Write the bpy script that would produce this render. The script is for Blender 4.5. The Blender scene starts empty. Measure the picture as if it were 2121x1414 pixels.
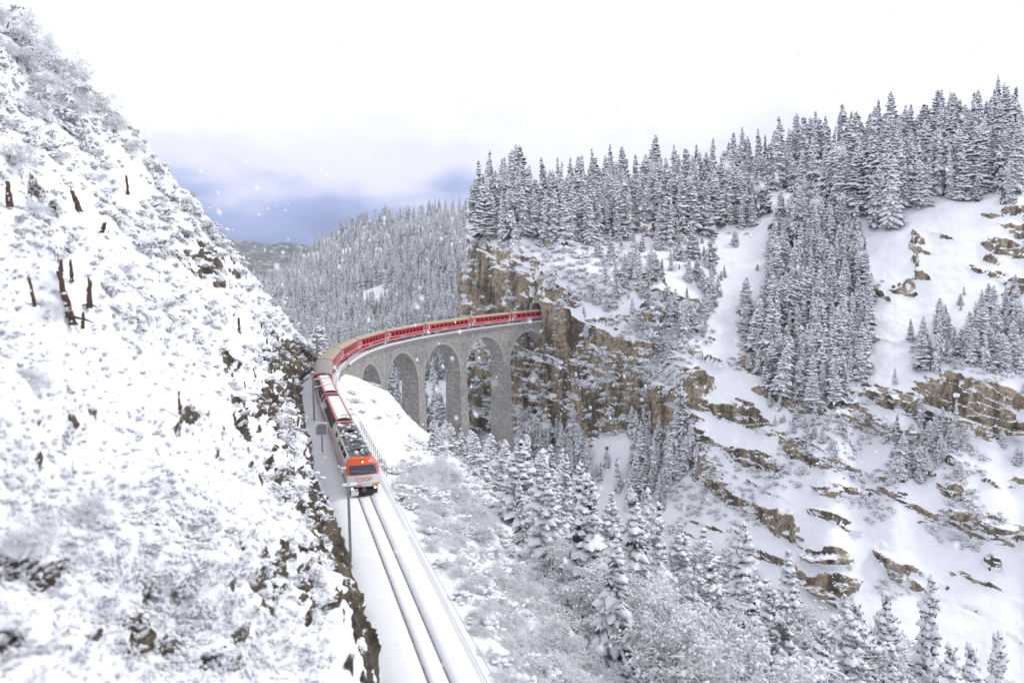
import bpy, bmesh, math, random
import numpy as np
from mathutils import Vector, Matrix
from mathutils.bvhtree import BVHTree

sc = bpy.context.scene
COL = sc.collection
rnd = random.Random(7)
RNG = np.random.default_rng(11)

# ------------------------------------------------------------------ camera
F_PX, PITCH, ROLL = 1651.5, 0.08822, -0.01585          # focal length in photo pixels (photo 2121 wide)
CX, CY = 1060.5, 707.0
cam_d = bpy.data.cameras.new('camera')
cam_d.sensor_width = 36.0
cam_d.lens = F_PX / 2121 * 36.0
cam_d.clip_start = 0.5
cam_d.clip_end = 9000
cam_d.dof.use_dof = True
cam_d.dof.focus_distance = 165.0
cam_d.dof.aperture_fstop = 0.35
cam = bpy.data.objects.new('camera', cam_d)
COL.objects.link(cam)
cam.matrix_world = Matrix.Rotation(math.pi / 2 - PITCH, 4, 'X') @ Matrix.Rotation(ROLL, 4, 'Z')
sc.camera = cam

# ------------------------------------------------------------------ sun, sky, exposure
SUN = Vector((0.66, 0.26, 0.70)).normalized()         # towards the sun
sun_d = bpy.data.lights.new('sun', 'SUN')
sun_d.energy = 1.35
sun_d.angle = math.radians(14)
sun_d.color = (1.0, 0.93, 0.84)
sun = bpy.data.objects.new('sun', sun_d)
COL.objects.link(sun)
sun.rotation_euler = (-SUN).to_track_quat('-Z', 'Y').to_euler()

world = bpy.data.worlds.new('World')
sc.world = world
world.use_nodes = True
wn, wl = world.node_tree.nodes, world.node_tree.links
wn.clear()


def wnode(t, **k):
    n = wn.new(t)
    for a, b in k.items():
        setattr(n, a, b)
    return n


w_out = wnode('ShaderNodeOutputWorld')
w_bg = wnode('ShaderNodeBackground')
w_bg.inputs['Strength'].default_value = 0.10
w_sky = wnode('ShaderNodeTexSky', sky_type='NISHITA', sun_disc=False)
w_sky.sun_elevation = math.asin(SUN.z)
w_sky.sun_rotation = math.atan2(SUN.x, SUN.y)
w_tc = wnode('ShaderNodeTexCoord')
w_sep = wnode('ShaderNodeSeparateXYZ')
wl.new(w_tc.outputs['Generated'], w_sep.inputs[0])
w_map = wnode('ShaderNodeMapping')
w_map.inputs['Scale'].default_value = (1.0, 1.0, 2.2)
w_map.inputs['Location'].default_value = (0.35, 0.1, 0.0)
wl.new(w_tc.outputs['Generated'], w_map.inputs[0])
w_noise = wnode('ShaderNodeTexNoise')
w_noise.inputs['Scale'].default_value = 3.2
w_noise.inputs['Detail'].default_value = 5.0
w_noise.inputs['Roughness'].default_value = 0.5
wl.new(w_map.outputs[0], w_noise.inputs['Vector'])
w_el = wnode('ShaderNodeMapRange')                      # cloud deck thickens away from the horizon
w_el.inputs['From Min'].default_value = 0.025
w_el.inputs['From Max'].default_value = 0.235
wl.new(w_sep.outputs['Z'], w_el.inputs['Value'])
w_nr = wnode('ShaderNodeMapRange')
w_nr.inputs['From Min'].default_value = 0.3
w_nr.inputs['From Max'].default_value = 0.7
w_nr.inputs['To Min'].default_value = -0.26
w_nr.inputs['To Max'].default_value = 0.42
wl.new(w_noise.outputs['Fac'], w_nr.inputs['Value'])
w_add = wnode('ShaderNodeMath', operation='ADD', use_clamp=True)
wl.new(w_el.outputs[0], w_add.inputs[0])
wl.new(w_nr.outputs[0], w_add.inputs[1])
w_ramp = wnode('ShaderNodeValToRGB')
cr = w_ramp.color_ramp
cr.interpolation = 'EASE'
cr.elements[0].position = 0.0
cr.elements[0].color = (0.045, 0.10, 0.33, 1)
cr.elements[1].position = 1.0
cr.elements[1].color = (0.95, 0.965, 1.06, 1)
e = cr.elements.new(0.28)
e.color = (0.20, 0.285, 0.60, 1)
e = cr.elements.new(0.55)
e.color = (0.72, 0.72, 0.89, 1)
wl.new(w_add.outputs[0], w_ramp.inputs[0])
w_mul = wnode('ShaderNodeVectorMath', operation='SCALE')
w_mul.inputs['Scale'].default_value = 11.0
wl.new(w_ramp.outputs[0], w_mul.inputs[0])
w_mix = wnode('ShaderNodeMix', data_type='RGBA')
w_mix.inputs['Factor'].default_value = 0.86
wl.new(w_sky.outputs[0], w_mix.inputs['A'])
wl.new(w_mul.outputs[0], w_mix.inputs['B'])
wl.new(w_mix.outputs['Result'], w_bg.inputs['Color'])
wl.new(w_bg.outputs[0], w_out.inputs[0])

sc.view_settings.view_transform = 'Standard'
sc.view_settings.look = 'None'
sc.view_settings.exposure = 0.21
sc.view_settings.gamma = 1.0
sc.view_settings.use_curve_mapping = False
sc.render.engine = 'CYCLES'
sc.cycles.use_denoising = True
sc.cycles.max_bounces = 6
sc.cycles.diffuse_bounces = 3
sc.cycles.glossy_bounces = 3
sc.cycles.transmission_bounces = 3
sc.cycles.volume_bounces = 1


# ------------------------------------------------------------------ helpers
def tag(o, label=None, cat=None, group=None, kind=None):
    if label: o['label'] = label
    if cat: o['category'] = cat
    if group: o['group'] = group
    if kind: o['kind'] = kind
    return o


def link(o, parent=None):
    COL.objects.link(o)
    if parent is not None:
        o.parent = parent
    return o


def empty(name, mat=None, loc=None):
    o = bpy.data.objects.new(name, None)
    o.empty_display_size = 0.2
    COL.objects.link(o)
    if mat is not None: o.matrix_world = mat
    if loc is not None: o.location = loc
    return o


def np_mesh(name, V, Q, mats=(), midx=None, smooth=False):
    """mesh from numpy arrays; Q is (n,4) or (n,3) or a list of those"""
    me = bpy.data.meshes.new(name)
    V = np.asarray(V, np.float32)
    Qs = Q if isinstance(Q, list) else [Q]
    Qs = [np.asarray(q, np.int32) for q in Qs if len(q)]
    nl = sum(q.size for q in Qs)
    nf = sum(len(q) for q in Qs)
    me.vertices.add(len(V))
    me.vertices.foreach_set('co', V.ravel())
    me.loops.add(nl)
    me.loops.foreach_set('vertex_index', np.concatenate([q.ravel() for q in Qs]))
    me.polygons.add(nf)
    tot = np.concatenate([np.full(len(q), q.shape[1], np.int32) for q in Qs])
    st = np.concatenate([[0], np.cumsum(tot)[:-1]]).astype(np.int32)
    me.polygons.foreach_set('loop_start', st)
    if midx is not None:
        me.polygons.foreach_set('material_index', np.asarray(midx, np.int32))
    if smooth:
        me.polygons.foreach_set('use_smooth', np.ones(nf, bool))
    for m in mats: me.materials.append(m)
    me.update(calc_edges=True)
    me.validate()
    return me


class MB:
    """collects simple solids into one mesh"""
    def __init__(s):
        s.v = []; s.f = []; s.m = []

    def add(s, vs, fs, m=0, M=None):
        b = len(s.v)
        for p in vs:
            p = Vector(p)
            s.v.append(M @ p if M is not None else p)
        for f in fs:
            s.f.append([b + i for i in f]); s.m.append(m)

    def box(s, lo, hi, m=0, M=None):
        x0, y0, z0 = lo; x1, y1, z1 = hi
        s.add([(x0, y0, z0), (x1, y0, z0), (x1, y1, z0), (x0, y1, z0), (x0, y0, z1), (x1, y0, z1), (x1, y1, z1), (x0, y1, z1)],
              [(0, 3, 2, 1), (4, 5, 6, 7), (0, 1, 5, 4), (1, 2, 6, 5), (2, 3, 7, 6), (3, 0, 4, 7)], m, M)

    def tube(s, pts, r, n=6, m=0, cap=True, M=None):
        pts = [Vector(p) for p in pts]
        rs = r if isinstance(r, (list, tuple)) else [r] * len(pts)
        vs = []
        for i, p in enumerate(pts):
            d = (pts[min(i + 1, len(pts) - 1)] - pts[max(i - 1, 0)]).normalized()
            a = d.orthogonal().normalized() if abs(d.z) > 0.9 else d.cross(Vector((0, 0, 1))).normalized()
            b = d.cross(a)
            for k in range(n):
                t = 2 * math.pi * k / n
                vs.append(p + (a * math.cos(t) + b * math.sin(t)) * rs[i])
        fs = []
        for i in range(len(pts) - 1):
            for k in range(n):
                fs.append((i * n + k, i * n + (k + 1) % n, (i + 1) * n + (k + 1) % n, (i + 1) * n + k))
        if cap:
            fs.append(tuple(range(n))[::-1])
            fs.append(tuple((len(pts) - 1) * n + k for k in range(n)))
        s.add(vs, fs, m, M)

    def loft(s, secs, m=0, closed=True, cap=True, M=None):
        """secs: list of equal-length point rings"""
        n = len(secs[0]); vs = [p for r in secs for p in r]; fs = []
        for i in range(len(secs) - 1):
            for k in range(n if closed else n - 1):
                fs.append((i * n + k, i * n + (k + 1) % n, (i + 1) * n + (k + 1) % n, (i + 1) * n + k))
        if cap:
            fs.append(tuple(range(n))[::-1]); fs.append(tuple((len(secs) - 1) * n + k for k in range(n)))
        s.add(vs, fs, m, M)

    def mesh(s, name, mats, smooth=False):
        me = bpy.data.meshes.new(name)
        me.from_pydata([tuple(v) for v in s.v], [], s.f)
        if not isinstance(mats, (list, tuple)): mats = [mats]
        for m in mats: me.materials.append(m)
        me.polygons.foreach_set('material_index', s.m)
        if smooth: me.polygons.foreach_set('use_smooth', [True] * len(s.f))
        bm = bmesh.new(); bm.from_mesh(me); bmesh.ops.recalc_face_normals(bm, faces=bm.faces); bm.to_mesh(me); bm.free()
        me.update()
        return me

    def build(s, name, mats, parent=None, smooth=False):
        return link(bpy.data.objects.new(name, s.mesh(name, mats, smooth)), parent)


# ---- noise
_P = RNG.permutation(65536).astype(np.int64)
_G = RNG.uniform(-1, 1, 65536).astype(np.float32)


def vnoise(x, y, z, seed=0):
    x = np.asarray(x, np.float32); y = np.asarray(y, np.float32); z = np.asarray(z, np.float32)
    xi = np.floor(x); yi = np.floor(y); zi = np.floor(z)
    u = x - xi; v = y - yi; w = z - zi
    xi = xi.astype(np.int64) + seed * 131; yi = yi.astype(np.int64) + seed * 71; zi = zi.astype(np.int64)
    u = u * u * u * (u * (u * 6 - 15) + 10); v = v * v * v * (v * (v * 6 - 15) + 10); w = w * w * w * (w * (w * 6 - 15) + 10)

    def h(a, b, c):
        return _G[_P[(_P[(_P[a & 65535] + b) & 65535] + c) & 65535]]
    a00 = h(xi, yi, zi); a10 = h(xi + 1, yi, zi); a01 = h(xi, yi + 1, zi); a11 = h(xi + 1, yi + 1, zi)
    b00 = h(xi, yi, zi + 1); b10 = h(xi + 1, yi, zi + 1); b01 = h(xi, yi + 1, zi + 1); b11 = h(xi + 1, yi + 1, zi + 1)
    a = (a00 + (a10 - a00) * u); a = a + ((a01 + (a11 - a01) * u) - a) * v
    b = (b00 + (b10 - b00) * u); b = b + ((b01 + (b11 - b01) * u) - b) * v
    return a + (b - a) * w


def fbm(P, f, octs=4, gain=0.5, lac=2.03, seed=0, st=(1, 1, 1), ridged=False):
    out = 0; amp = 1.0; tot = 0
    x, y, z = P[..., 0] * st[0], P[..., 1] * st[1], P[..., 2] * st[2]
    for o in range(octs):
        n = vnoise(x * f, y * f, z * f, seed + o * 3)
        if ridged: n = 1 - 2 * np.abs(n)
        out = out + n * amp; tot += amp; amp *= gain; f *= lac
    return out / tot


def sst(a, b, x):
    t = np.clip((x - a) / (b - a), 0, 1)
    return t * t * (3 - 2 * t)


# ---- photo pixel -> viewing ray (only used to survey where things stand)
_cr, _sr, _cp, _sp = math.cos(ROLL), math.sin(ROLL), math.cos(PITCH), math.sin(PITCH)


def ray(px, py):
    u = np.asarray(px, float) - CX; v = np.asarray(py, float) - CY
    u0 = _cr * u + _sr * v; v0 = -_sr * u + _cr * v
    zc = -v0 / F_PX
    y = _cp + zc * _sp; z = -_sp + zc * _cp
    return np.stack([u0 / F_PX / y, np.ones_like(y), z / y], -1)      # scaled so that y == 1


def pix(P):
    P = np.asarray(P, float)
    x, y, z = P[..., 0], P[..., 1], P[..., 2]
    yc = y * _cp - z * _sp; zc = y * _sp + z * _cp
    yc = np.maximum(yc, 0.1)
    u = F_PX * x / yc; v = -F_PX * zc / yc
    return CX + _cr * u - _sr * v, CY + _sr * u + _cr * v


# ---- the railway line: s = metres from the front of the locomotive, away from the viewer
TH0, G0 = -0.29484, 0.02084
X0, Y0, Z0 = -12.809, 66.681, -19.032
_S = np.arange(-80, 261, 0.5)
_k = np.interp(_S, [-80, 40, 60, 85, 115, 150, 185, 260], [0, 0, .00651, .00632, .01261, .00693, .00689, .0070])
_a = np.cumsum(_k) * 0.5
_i0 = 160
_a = _a - _a[_i0] + TH0
_dx, _dy = np.sin(_a) * 0.5, np.cos(_a) * 0.5
_X = np.concatenate([[0], np.cumsum((_dx[1:] + _dx[:-1]) / 2)]); _X = _X - _X[_i0] + X0
_Y = np.concatenate([[0], np.cumsum((_dy[1:] + _dy[:-1]) / 2)]); _Y = _Y - _Y[_i0] + Y0


def line(s, off=0.0, h=0.0):
    a = np.interp(s, _S, _a)
    return Vector((float(np.interp(s, _S, _X) + math.cos(a) * off), float(np.interp(s, _S, _Y) - math.sin(a) * off), Z0 + G0 * s + h))


def line_np(s, off, h):
    a = np.interp(s, _S, _a)
    return np.stack([np.interp(s, _S, _X) + np.cos(a) * off, np.interp(s, _S, _Y) - np.sin(a) * off, Z0 + G0 * s + h], -1)


def line_mat(s, off=0.0, h=0.0):
    """X along the line (away), Y to the left, Z up"""
    a = float(np.interp(s, _S, _a))
    X = Vector((math.sin(a), math.cos(a), 0)); Z = Vector((0, 0, 1)); Y = Z.cross(X)
    p = line(s, off, h)
    return Matrix(((X.x, Y.x, Z.x, p.x), (X.y, Y.y, Z.y, p.y), (X.z, Y.z, Z.z, p.z), (0, 0, 0, 1)))


_cs, _sn = math.cos(TH0), math.sin(TH0)


def straight(s, o, h):
    """straight survey grid: s along the near straight, o to its right, h above rail grade"""
    return np.stack([X0 + s * _sn + o * _cs, Y0 + s * _cs - o * _sn, Z0 + G0 * s + h], -1)


_Sx = (_X - X0) * _sn + (_Y - Y0) * _cs
_Ox = (_X - X0) * _cs - (_Y - Y0) * _sn


# ------------------------------------------------------------------ materials
def mat_new(name):
    m = bpy.data.materials.new(name)
    m.use_nodes = True
    nt = m.node_tree
    b = nt.nodes['Principled BSDF']
    return m, nt, b


def nd(nt, t, **k):
    n = nt.nodes.new(t)
    ins = k.pop('ins', {})
    for a, b in k.items(): setattr(n, a, b)
    for a, b in ins.items(): n.inputs[a].default_value = b
    return n


def pos(nt):
    return nd(nt, 'ShaderNodeTexCoord').outputs['Object']


def noise_node(nt, vec, scale, detail=4, rough=0.55, st=None):
    if st is not None:
        mp = nd(nt, 'ShaderNodeMapping', ins={'Scale': st})
        nt.links.new(vec, mp.inputs[0]); vec = mp.outputs[0]
    n = nd(nt, 'ShaderNodeTexNoise', ins={'Scale': scale, 'Detail': detail, 'Roughness': rough})
    nt.links.new(vec, n.inputs['Vector'])
    return n.outputs['Fac']


def ramp(nt, fac, stops, interp='LINEAR'):
    r = nd(nt, 'ShaderNodeValToRGB')
    r.color_ramp.interpolation = interp
    els = r.color_ramp.elements
    els[0].position, els[0].color = stops[0][0], (*stops[0][1], 1)
    els[1].position, els[1].color = stops[-1][0], (*stops[-1][1], 1)
    for p, c in stops[1:-1]:
        e = els.new(p); e.color = (*c, 1)
    nt.links.new(fac, r.inputs[0])
    return r.outputs[0]


def mix(nt, fac, a, b):
    m = nd(nt, 'ShaderNodeMix', data_type='RGBA')
    for key, v in (('Factor', fac), ('A', a), ('B', b)):
        if isinstance(v, (int, float)): m.inputs[key].default_value = v
        elif isinstance(v, tuple): m.inputs[key].default_value = (*v, 1) if len(v) == 3 else v
        else: nt.links.new(v, m.inputs[key])
    return m.outputs['Result']


def bump(nt, b, h, strength=0.4, dist=0.1):
    n = nd(nt, 'ShaderNodeBump', ins={'Strength': strength, 'Distance': dist})
    nt.links.new(h, n.inputs['Height'])
    nt.links.new(n.outputs[0], b.inputs['Normal'])


SNOW = (0.83, 0.85, 0.88)


def simple(name, col, rough=0.5, metal=0.0, var=0.0, scale=3.0, bmp=0.0, spec=0.5, emit=None, est=1.0):
    m, nt, b = mat_new(name)
    b.inputs['Roughness'].default_value = rough
    b.inputs['Metallic'].default_value = metal
    b.inputs['Specular IOR Level'].default_value = spec
    if var > 0:
        f = noise_node(nt, pos(nt), scale, 5, 0.6)
        c = ramp(nt, f, [(0.25, tuple(x * (1 - var) for x in col)), (0.75, tuple(min(1, x * (1 + var)) for x in col))])
        nt.links.new(c, b.inputs['Base Color'])
        if bmp: bump(nt, b, f, bmp, 0.05)
    else:
        b.inputs['Base Color'].default_value = (*col, 1)
    if emit:
        b.inputs['Emission Color'].default_value = (*emit, 1)
        b.inputs['Emission Strength'].default_value = est
    return m


def snow_mat(name, rough=0.6, scale=6.0, bmp=0.25):
    m, nt, b = mat_new(name)
    f = noise_node(nt, pos(nt), scale, 5, 0.6)
    nt.links.new(ramp(nt, f, [(0.3, (0.80, 0.82, 0.86)), (0.7, (0.86, 0.875, 0.90))]), b.inputs['Base Color'])
    b.inputs['Roughness'].default_value = rough
    b.inputs['Specular IOR Level'].default_value = 0.25
    bump(nt, b, f, bmp, 0.08)
    return m


def terrain_mat(name, rockcols, streak=(0.35, 0.35, 0.06), nscale=1.6, edge=0.16, fine=5.0, namp=1.1, snowbump=(3.0, 0.25)):
    """snow lying on rock: the vertex layer 'snow' says how much lies where, noise frays the edge"""
    m, nt, b = mat_new(name)
    p = pos(nt)
    at = nd(nt, 'ShaderNodeAttribute', attribute_name='snow')
    n1 = noise_node(nt, p, nscale, 6, 0.65)
    s1 = nd(nt, 'ShaderNodeMath', operation='MULTIPLY_ADD', ins={1: namp, 2: -namp / 2})
    nt.links.new(n1, s1.inputs[0])
    s2 = nd(nt, 'ShaderNodeMath', operation='ADD')
    nt.links.new(at.outputs['Fac'], s2.inputs[0]); nt.links.new(s1.outputs[0], s2.inputs[1])
    mr = nd(nt, 'ShaderNodeMapRange', interpolation_type='SMOOTHSTEP', ins={'From Min': 0.5 - edge / 2, 'From Max': 0.5 + edge / 2})
    nt.links.new(s2.outputs[0], mr.inputs['Value'])
    v1 = noise_node(nt, p, 1.0, 7, 0.62, st=streak)
    v2 = noise_node(nt, p, fine, 6, 0.7)
    v3 = noise_node(nt, p, 0.09, 3, 0.5)
    rc = ramp(nt, v1, rockcols)
    rc = mix(nt, v3, rc, mix(nt, 0.5, rc, rockcols[-2][1]))
    dk = nd(nt, 'ShaderNodeMapRange', ins={'From Min': 0.32, 'From Max': 0.60, 'To Min': 0.22, 'To Max': 1.18})
    nt.links.new(v2, dk.inputs['Value'])
    sc_ = nd(nt, 'ShaderNodeVectorMath', operation='SCALE')
    nt.links.new(rc, sc_.inputs[0]); nt.links.new(dk.outputs[0], sc_.inputs['Scale'])
    sn = noise_node(nt, p, snowbump[0], 5, 0.6)
    snc = ramp(nt, sn, [(0.3, (0.81, 0.83, 0.87)), (0.7, (0.86, 0.875, 0.90))])
    nt.links.new(mix(nt, mr.outputs[0], sc_.outputs[0], snc), b.inputs['Base Color'])
    b.inputs['Roughness'].default_value = 0.75
    b.inputs['Specular IOR Level'].default_value = 0.2
    hh = mix(nt, mr.outputs[0], v2, sn)
    bs = nd(nt, 'ShaderNodeMapRange', ins={'To Min': 0.9, 'To Max': snowbump[1]})
    nt.links.new(mr.outputs[0], bs.inputs['Value'])
    bn = nd(nt, 'ShaderNodeBump', ins={'Distance': 0.25})
    nt.links.new(bs.outputs[0], bn.inputs['Strength'])
    nt.links.new(hh, bn.inputs['Height']); nt.links.new(bn.outputs[0], b.inputs['Normal'])
    return m


CLIFFCOL = [(0.36, (0.012, 0.012, 0.013)), (0.43, (0.06, 0.053, 0.046)), (0.475, (0.21, 0.178, 0.135)), (0.54, (0.39, 0.315, 0.215)), (0.70, (0.44, 0.395, 0.325))]
LEFTCOL = [(0.33, (0.016, 0.015, 0.014)), (0.44, (0.06, 0.053, 0.044)), (0.53, (0.13, 0.118, 0.098)), (0.60, (0.20, 0.155, 0.095)), (0.72, (0.26, 0.235, 0.20))]
M_gorge = terrain_mat('gorge_rock_and_snow', CLIFFCOL, streak=(0.30, 0.30, 0.055), nscale=0.45, edge=0.14, fine=1.1, snowbump=(0.8, 0.2))
M_left = terrain_mat('hillside_rock_and_snow', LEFTCOL, streak=(0.5, 0.5, 0.35), nscale=1.3, edge=0.10, fine=4.5, namp=.9, snowbump=(2.2, 0.4))
M_bank = terrain_mat('bank_rock_and_snow', LEFTCOL, nscale=0.8, fine=3.0)
M_snow = snow_mat('fresh_snow')
M_snow_soft = snow_mat('track_snow', scale=2.5, bmp=0.15)
M_far = terrain_mat('far_hill_cover', [(0.3, (0.02, 0.024, 0.022)), (0.45, (0.035, 0.04, 0.036)), (0.55, (0.05, 0.055, 0.05)), (0.7, (0.07, 0.075, 0.07)), (0.8, (0.09, 0.09, 0.085))], streak=(.05, .05, .05), nscale=0.035, edge=0.5, fine=0.05, snowbump=(0.02, 0.1))


# ------------------------------------------------------------------ terrain
def grid_quads(nu, nv):
    i = np.arange(nu - 1)[:, None] * nv + np.arange(nv - 1)[None, :]
    return np.stack([i, i + nv, i + nv + 1, i + 1], -1).reshape(-1, 4)


def grid_normals(P):
    du = np.gradient(P, axis=0); dv = np.gradient(P, axis=1)
    n = np.cross(du, dv)
    n /= np.linalg.norm(n, axis=-1, keepdims=True) + 1e-9
    n[n[..., 2] < 0] *= -1
    return n


def blur2(A, n=1):
    for _ in range(n):
        B = np.pad(A, ((1, 1), (1, 1)), mode='edge')
        A = (B[:-2, 1:-1] + B[2:, 1:-1] + B[1:-1, :-2] + B[1:-1, 2:] + 2 * A) / 6
    return A


BVHS = []


def terrain(name, P, snow, mat, step=2, drop=None):
    nu, nv = P.shape[:2]
    Q = grid_quads(nu, nv)
    if drop is not None:
        c = P.reshape(-1, 3)[Q].mean(1)
        Q = Q[~drop(c)]
    me = np_mesh(name, P.reshape(-1, 3), Q, [mat], smooth=True)
    at = me.attributes.new('snow', 'FLOAT', 'POINT')
    at.data.foreach_set('value', snow.astype(np.float32).ravel())
    o = link(bpy.data.objects.new(name, me))
    o['kind'] = 'structure'
    Pc = P[::step, ::step]
    bv = BVHTree.FromPolygons(Pc.reshape(-1, 3).tolist(), grid_quads(*Pc.shape[:2]).tolist())
    BVHS.append((name, bv))
    return o


def ellipses(px, py, L):
    m = np.zeros(np.shape(px), np.float32)
    for e in L:
        cx, cy, rx, ry = e[:4]
        a = math.radians(e[4]) if len(e) > 4 else 0
        w = e[5] if len(e) > 5 else 1.0
        dx, dy = px - cx, py - cy
        u = (dx * math.cos(a) + dy * math.sin(a)) / rx; v = (-dx * math.sin(a) + dy * math.cos(a)) / ry
        m = np.maximum(m, w * np.clip(1.35 - .75 * np.sqrt(u * u + v * v), 0, 1.3))
    return m


# -- the far wall of the gorge: surveyed profiles (photo column: height angle, distance), foot to crest
GW = [
    (1075, [(1100, 330), (980, 345), (900, 360), (770, 380), (640, 390), (500, 395), (450, 400), (425, 410)]),
    (985, [(1120, 262), (960, 288), (900, 297), (760, 300), (650, 302), (505, 305), (450, 325), (425, 345)]),
    (968, [(1130, 224), (960, 246), (900, 254), (760, 257), (650, 259), (492, 263), (440, 292), (420, 322)]),
    (1060, [(1130, 222), (960, 238), (890, 248), (760, 251), (650, 252), (500, 257), (430, 285), (408, 325)]),
    (1100, [(1130, 221), (955, 235), (885, 244), (760, 248), (652, 249), (520, 254), (430, 287), (406, 326)]),
    (1124, [(1130, 220), (950, 232), (880, 239), (760, 241), (655, 241.5), (540, 249), (430, 288), (405, 328)]),
    (1200, [(1130, 212), (940, 226), (870, 232), (760, 235), (660, 237), (560, 245), (440, 285), (400, 330)]),
    (1300, [(1120, 205), (905, 221), (870, 226), (760, 231), (650, 237), (570, 246), (440, 288), (385, 338)]),
    (1400, [(1120, 200), (950, 212), (880, 219), (740, 229), (640, 238), (570, 250), (440, 290), (372, 345)]),
    (1450, [(1130, 195), (980, 207), (900, 215), (780, 227), (650, 243), (560, 258), (440, 292), (366, 348)]),
    (1550, [(1180, 182), (1030, 198), (920, 210), (800, 224), (660, 244), (560, 262), (440, 294), (345, 352)]),
    (1700, [(1280, 167), (1100, 184), (960, 197), (830, 213), (680, 236), (560, 258), (430, 288), (318, 350)]),
    (1850, [(1360, 156), (1150, 175), (1000, 188), (870, 202), (740, 221), (600, 244), (430, 276), (292, 345)]),
    (2000, [(1420, 149), (1200, 168), (1030, 182), (905, 195), (765, 209), (600, 238), (420, 268), (275, 335)]),
    (2121, [(1480, 141), (1250, 160), (1050, 176), (908, 190), (768, 202), (600, 232), (420, 262), (262, 325)]),
    (2400, [(1560, 129), (1300, 150), (1080, 168), (910, 183), (770, 195), (600, 224), (430, 252), (240, 315)]),
    (2900, [(1700, 110), (1400, 132), (1100, 152), (920, 166), (780, 177), (600, 205), (430, 235), (220, 300)]),
]
ROCKS = [(1000, 580, 40, 100), (1060, 600, 60, 70), (1150, 640, 60, 60), (1180, 760, 80, 90), (1060, 800, 80, 120), (1000, 780, 40, 120), (1250, 830, 90, 60), (1335, 850, 90, 50),
         (1290, 760, 60, 60), (1350, 690, 50, 50, 0, .75), (1990, 840, 160, 62), (1770, 850, 115, 15, 20), (1530, 866, 78, 16, 12), (1568, 935, 46, 17, 15), (1680, 935, 82, 22, 25),
         (1480, 1000, 98, 20, 30), (1820, 1018, 106, 15, 8), (1870, 975, 42, 18), (1965, 1025, 48, 15, 20), (2010, 1085, 110, 24, 15), (1608, 1085, 56, 17, 35), (1700, 1145, 30, 18),
         (1870, 1170, 62, 26, 38), (2030, 1200, 84, 9, 25), (2060, 1160, 16, 12), (1705, 1205, 36, 16), (2085, 525, 60, 45, -20), (1900, 540, 10, 34), (1886, 583, 28, 16), (1360, 482, 60, 10, 22),
         (2050, 432, 50, 6), (1350, 590, 50, 40, 0, .7), (1470, 745, 26, 10, 25), (1440, 800, 30, 40), (1420, 900, 40, 50), (1150, 880, 60, 40), (1600, 480, 8, 12), (1560, 760, 30, 14, 20),
         (1640, 830, 60, 18, 15), (1420, 560, 30, 40, 0, .6), (1820, 590, 30, 7, 30), (2090, 600, 60, 14, -20, .8), (1150, 490, 40, 14, 30, .7)]
NU, NV = 900, 470
cpx = np.array([c[0] for c in GW], float)
cpy = np.array([[r[0] for r in c[1]] for c in GW], float)
cdp = np.array([[r[1] for r in c[1]] for c in GW], float)
# columns: dense inside the frame
cu = np.arange(len(GW), dtype=float)
ucols = np.interp(np.linspace(0, 1, NU), [0, .05, .15, .93, 1.0], [0, 2, 3.3, 14, 16])
# spread columns evenly by photo column in between
px_dense = np.interp(ucols, cu, cpx)
t_in = np.linspace(0, 1, NU)
tgt = np.interp(t_in, [0, .04, .08, .92, 1.0], [0, 1, 2, 2, 2])
umid = np.interp(np.linspace(968, 2121, int(NU * .84)), cpx[2:15], cu[2:15])
u_all = np.concatenate([np.linspace(0, 2, int(NU * .08), endpoint=False), umid, np.linspace(14, 16, NU - int(NU * .08) - len(umid) + 1)[1:]])
vrow = np.interp(np.linspace(0, 1, NV), [0, .10, .9, 1.0], [0, 1, 6.4, 7])
PYc = np.stack([np.interp(u_all, cu, cpy[:, j]) for j in range(8)], 1)
DPc = np.stack([np.interp(u_all, cu, cdp[:, j]) for j in range(8)], 1)
PXg = np.repeat(np.interp(u_all, cu, cpx)[:, None], NV, 1)
PYg = np.stack([np.interp(vrow, np.arange(8), PYc[i]) for i in range(len(u_all))])
DPg = np.stack([np.interp(vrow, np.arange(8), DPc[i]) for i in range(len(u_all))])
DPg = blur2(DPg, 14)
P0 = ray(PXg, PYg) * DPg[..., None]
wx = fbm(P0, .045, 5, .6, seed=5) * 60; wy = fbm(P0, .05, 5, .6, seed=9, st=(1, 1, 1.6)) * 40
rk = ellipses(PXg + wx, PYg + wy, ROCKS)
dip = np.stack([PXg * .94 + PYg * .34, -PXg * .34 + PYg * .94, 0 * PXg], -1)
stn = fbm(dip, .02, 4, seed=21, st=(.35, 2.2, 1))
rock = sst(.46, .72, rk - .04 + .95 * stn)
q0 = P0[..., 2] * .90 + P0[..., 0] * .34 + fbm(P0, .03, 3, seed=46) * 7
f0 = np.abs(q0 / 12.5 - np.floor(q0 / 12.5) - .5)
thin = sst(.10, .045, f0) * sst(.06, .30, fbm(dip, .011, 4, seed=47, st=(.5, 1.4, 1)) + .12) * sst(1380, 1460, PXg) * sst(640, 860, PYg)
rock = np.maximum(rock, thin)
# steepen the rock bands, flatten the snow between: redistribute distance along each profile
inc = np.diff(DPg, axis=1)
w_ = 1.25 - 1.12 * (rock[:, 1:] + rock[:, :-1]) / 2
num = blur2(inc * w_, 1)
scale_ = inc.sum(1, keepdims=True) / (num.sum(1, keepdims=True) + 1e-6)
dlt = None
Dn = DPg[:, :1] + np.concatenate([np.zeros((len(u_all), 1)), np.cumsum(num * scale_, 1)], 1)
dlt = np.clip(Dn - DPg, -9, 9)
for _ in range(260):
    q_ = np.pad(dlt, ((1, 1), (0, 0)), mode='edge'); dlt = (q_[:-2] + q_[2:] + 2 * dlt) / 4
DPg = DPg + .85 * dlt
P0 = ray(PXg, PYg) * DPg[..., None]
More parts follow.
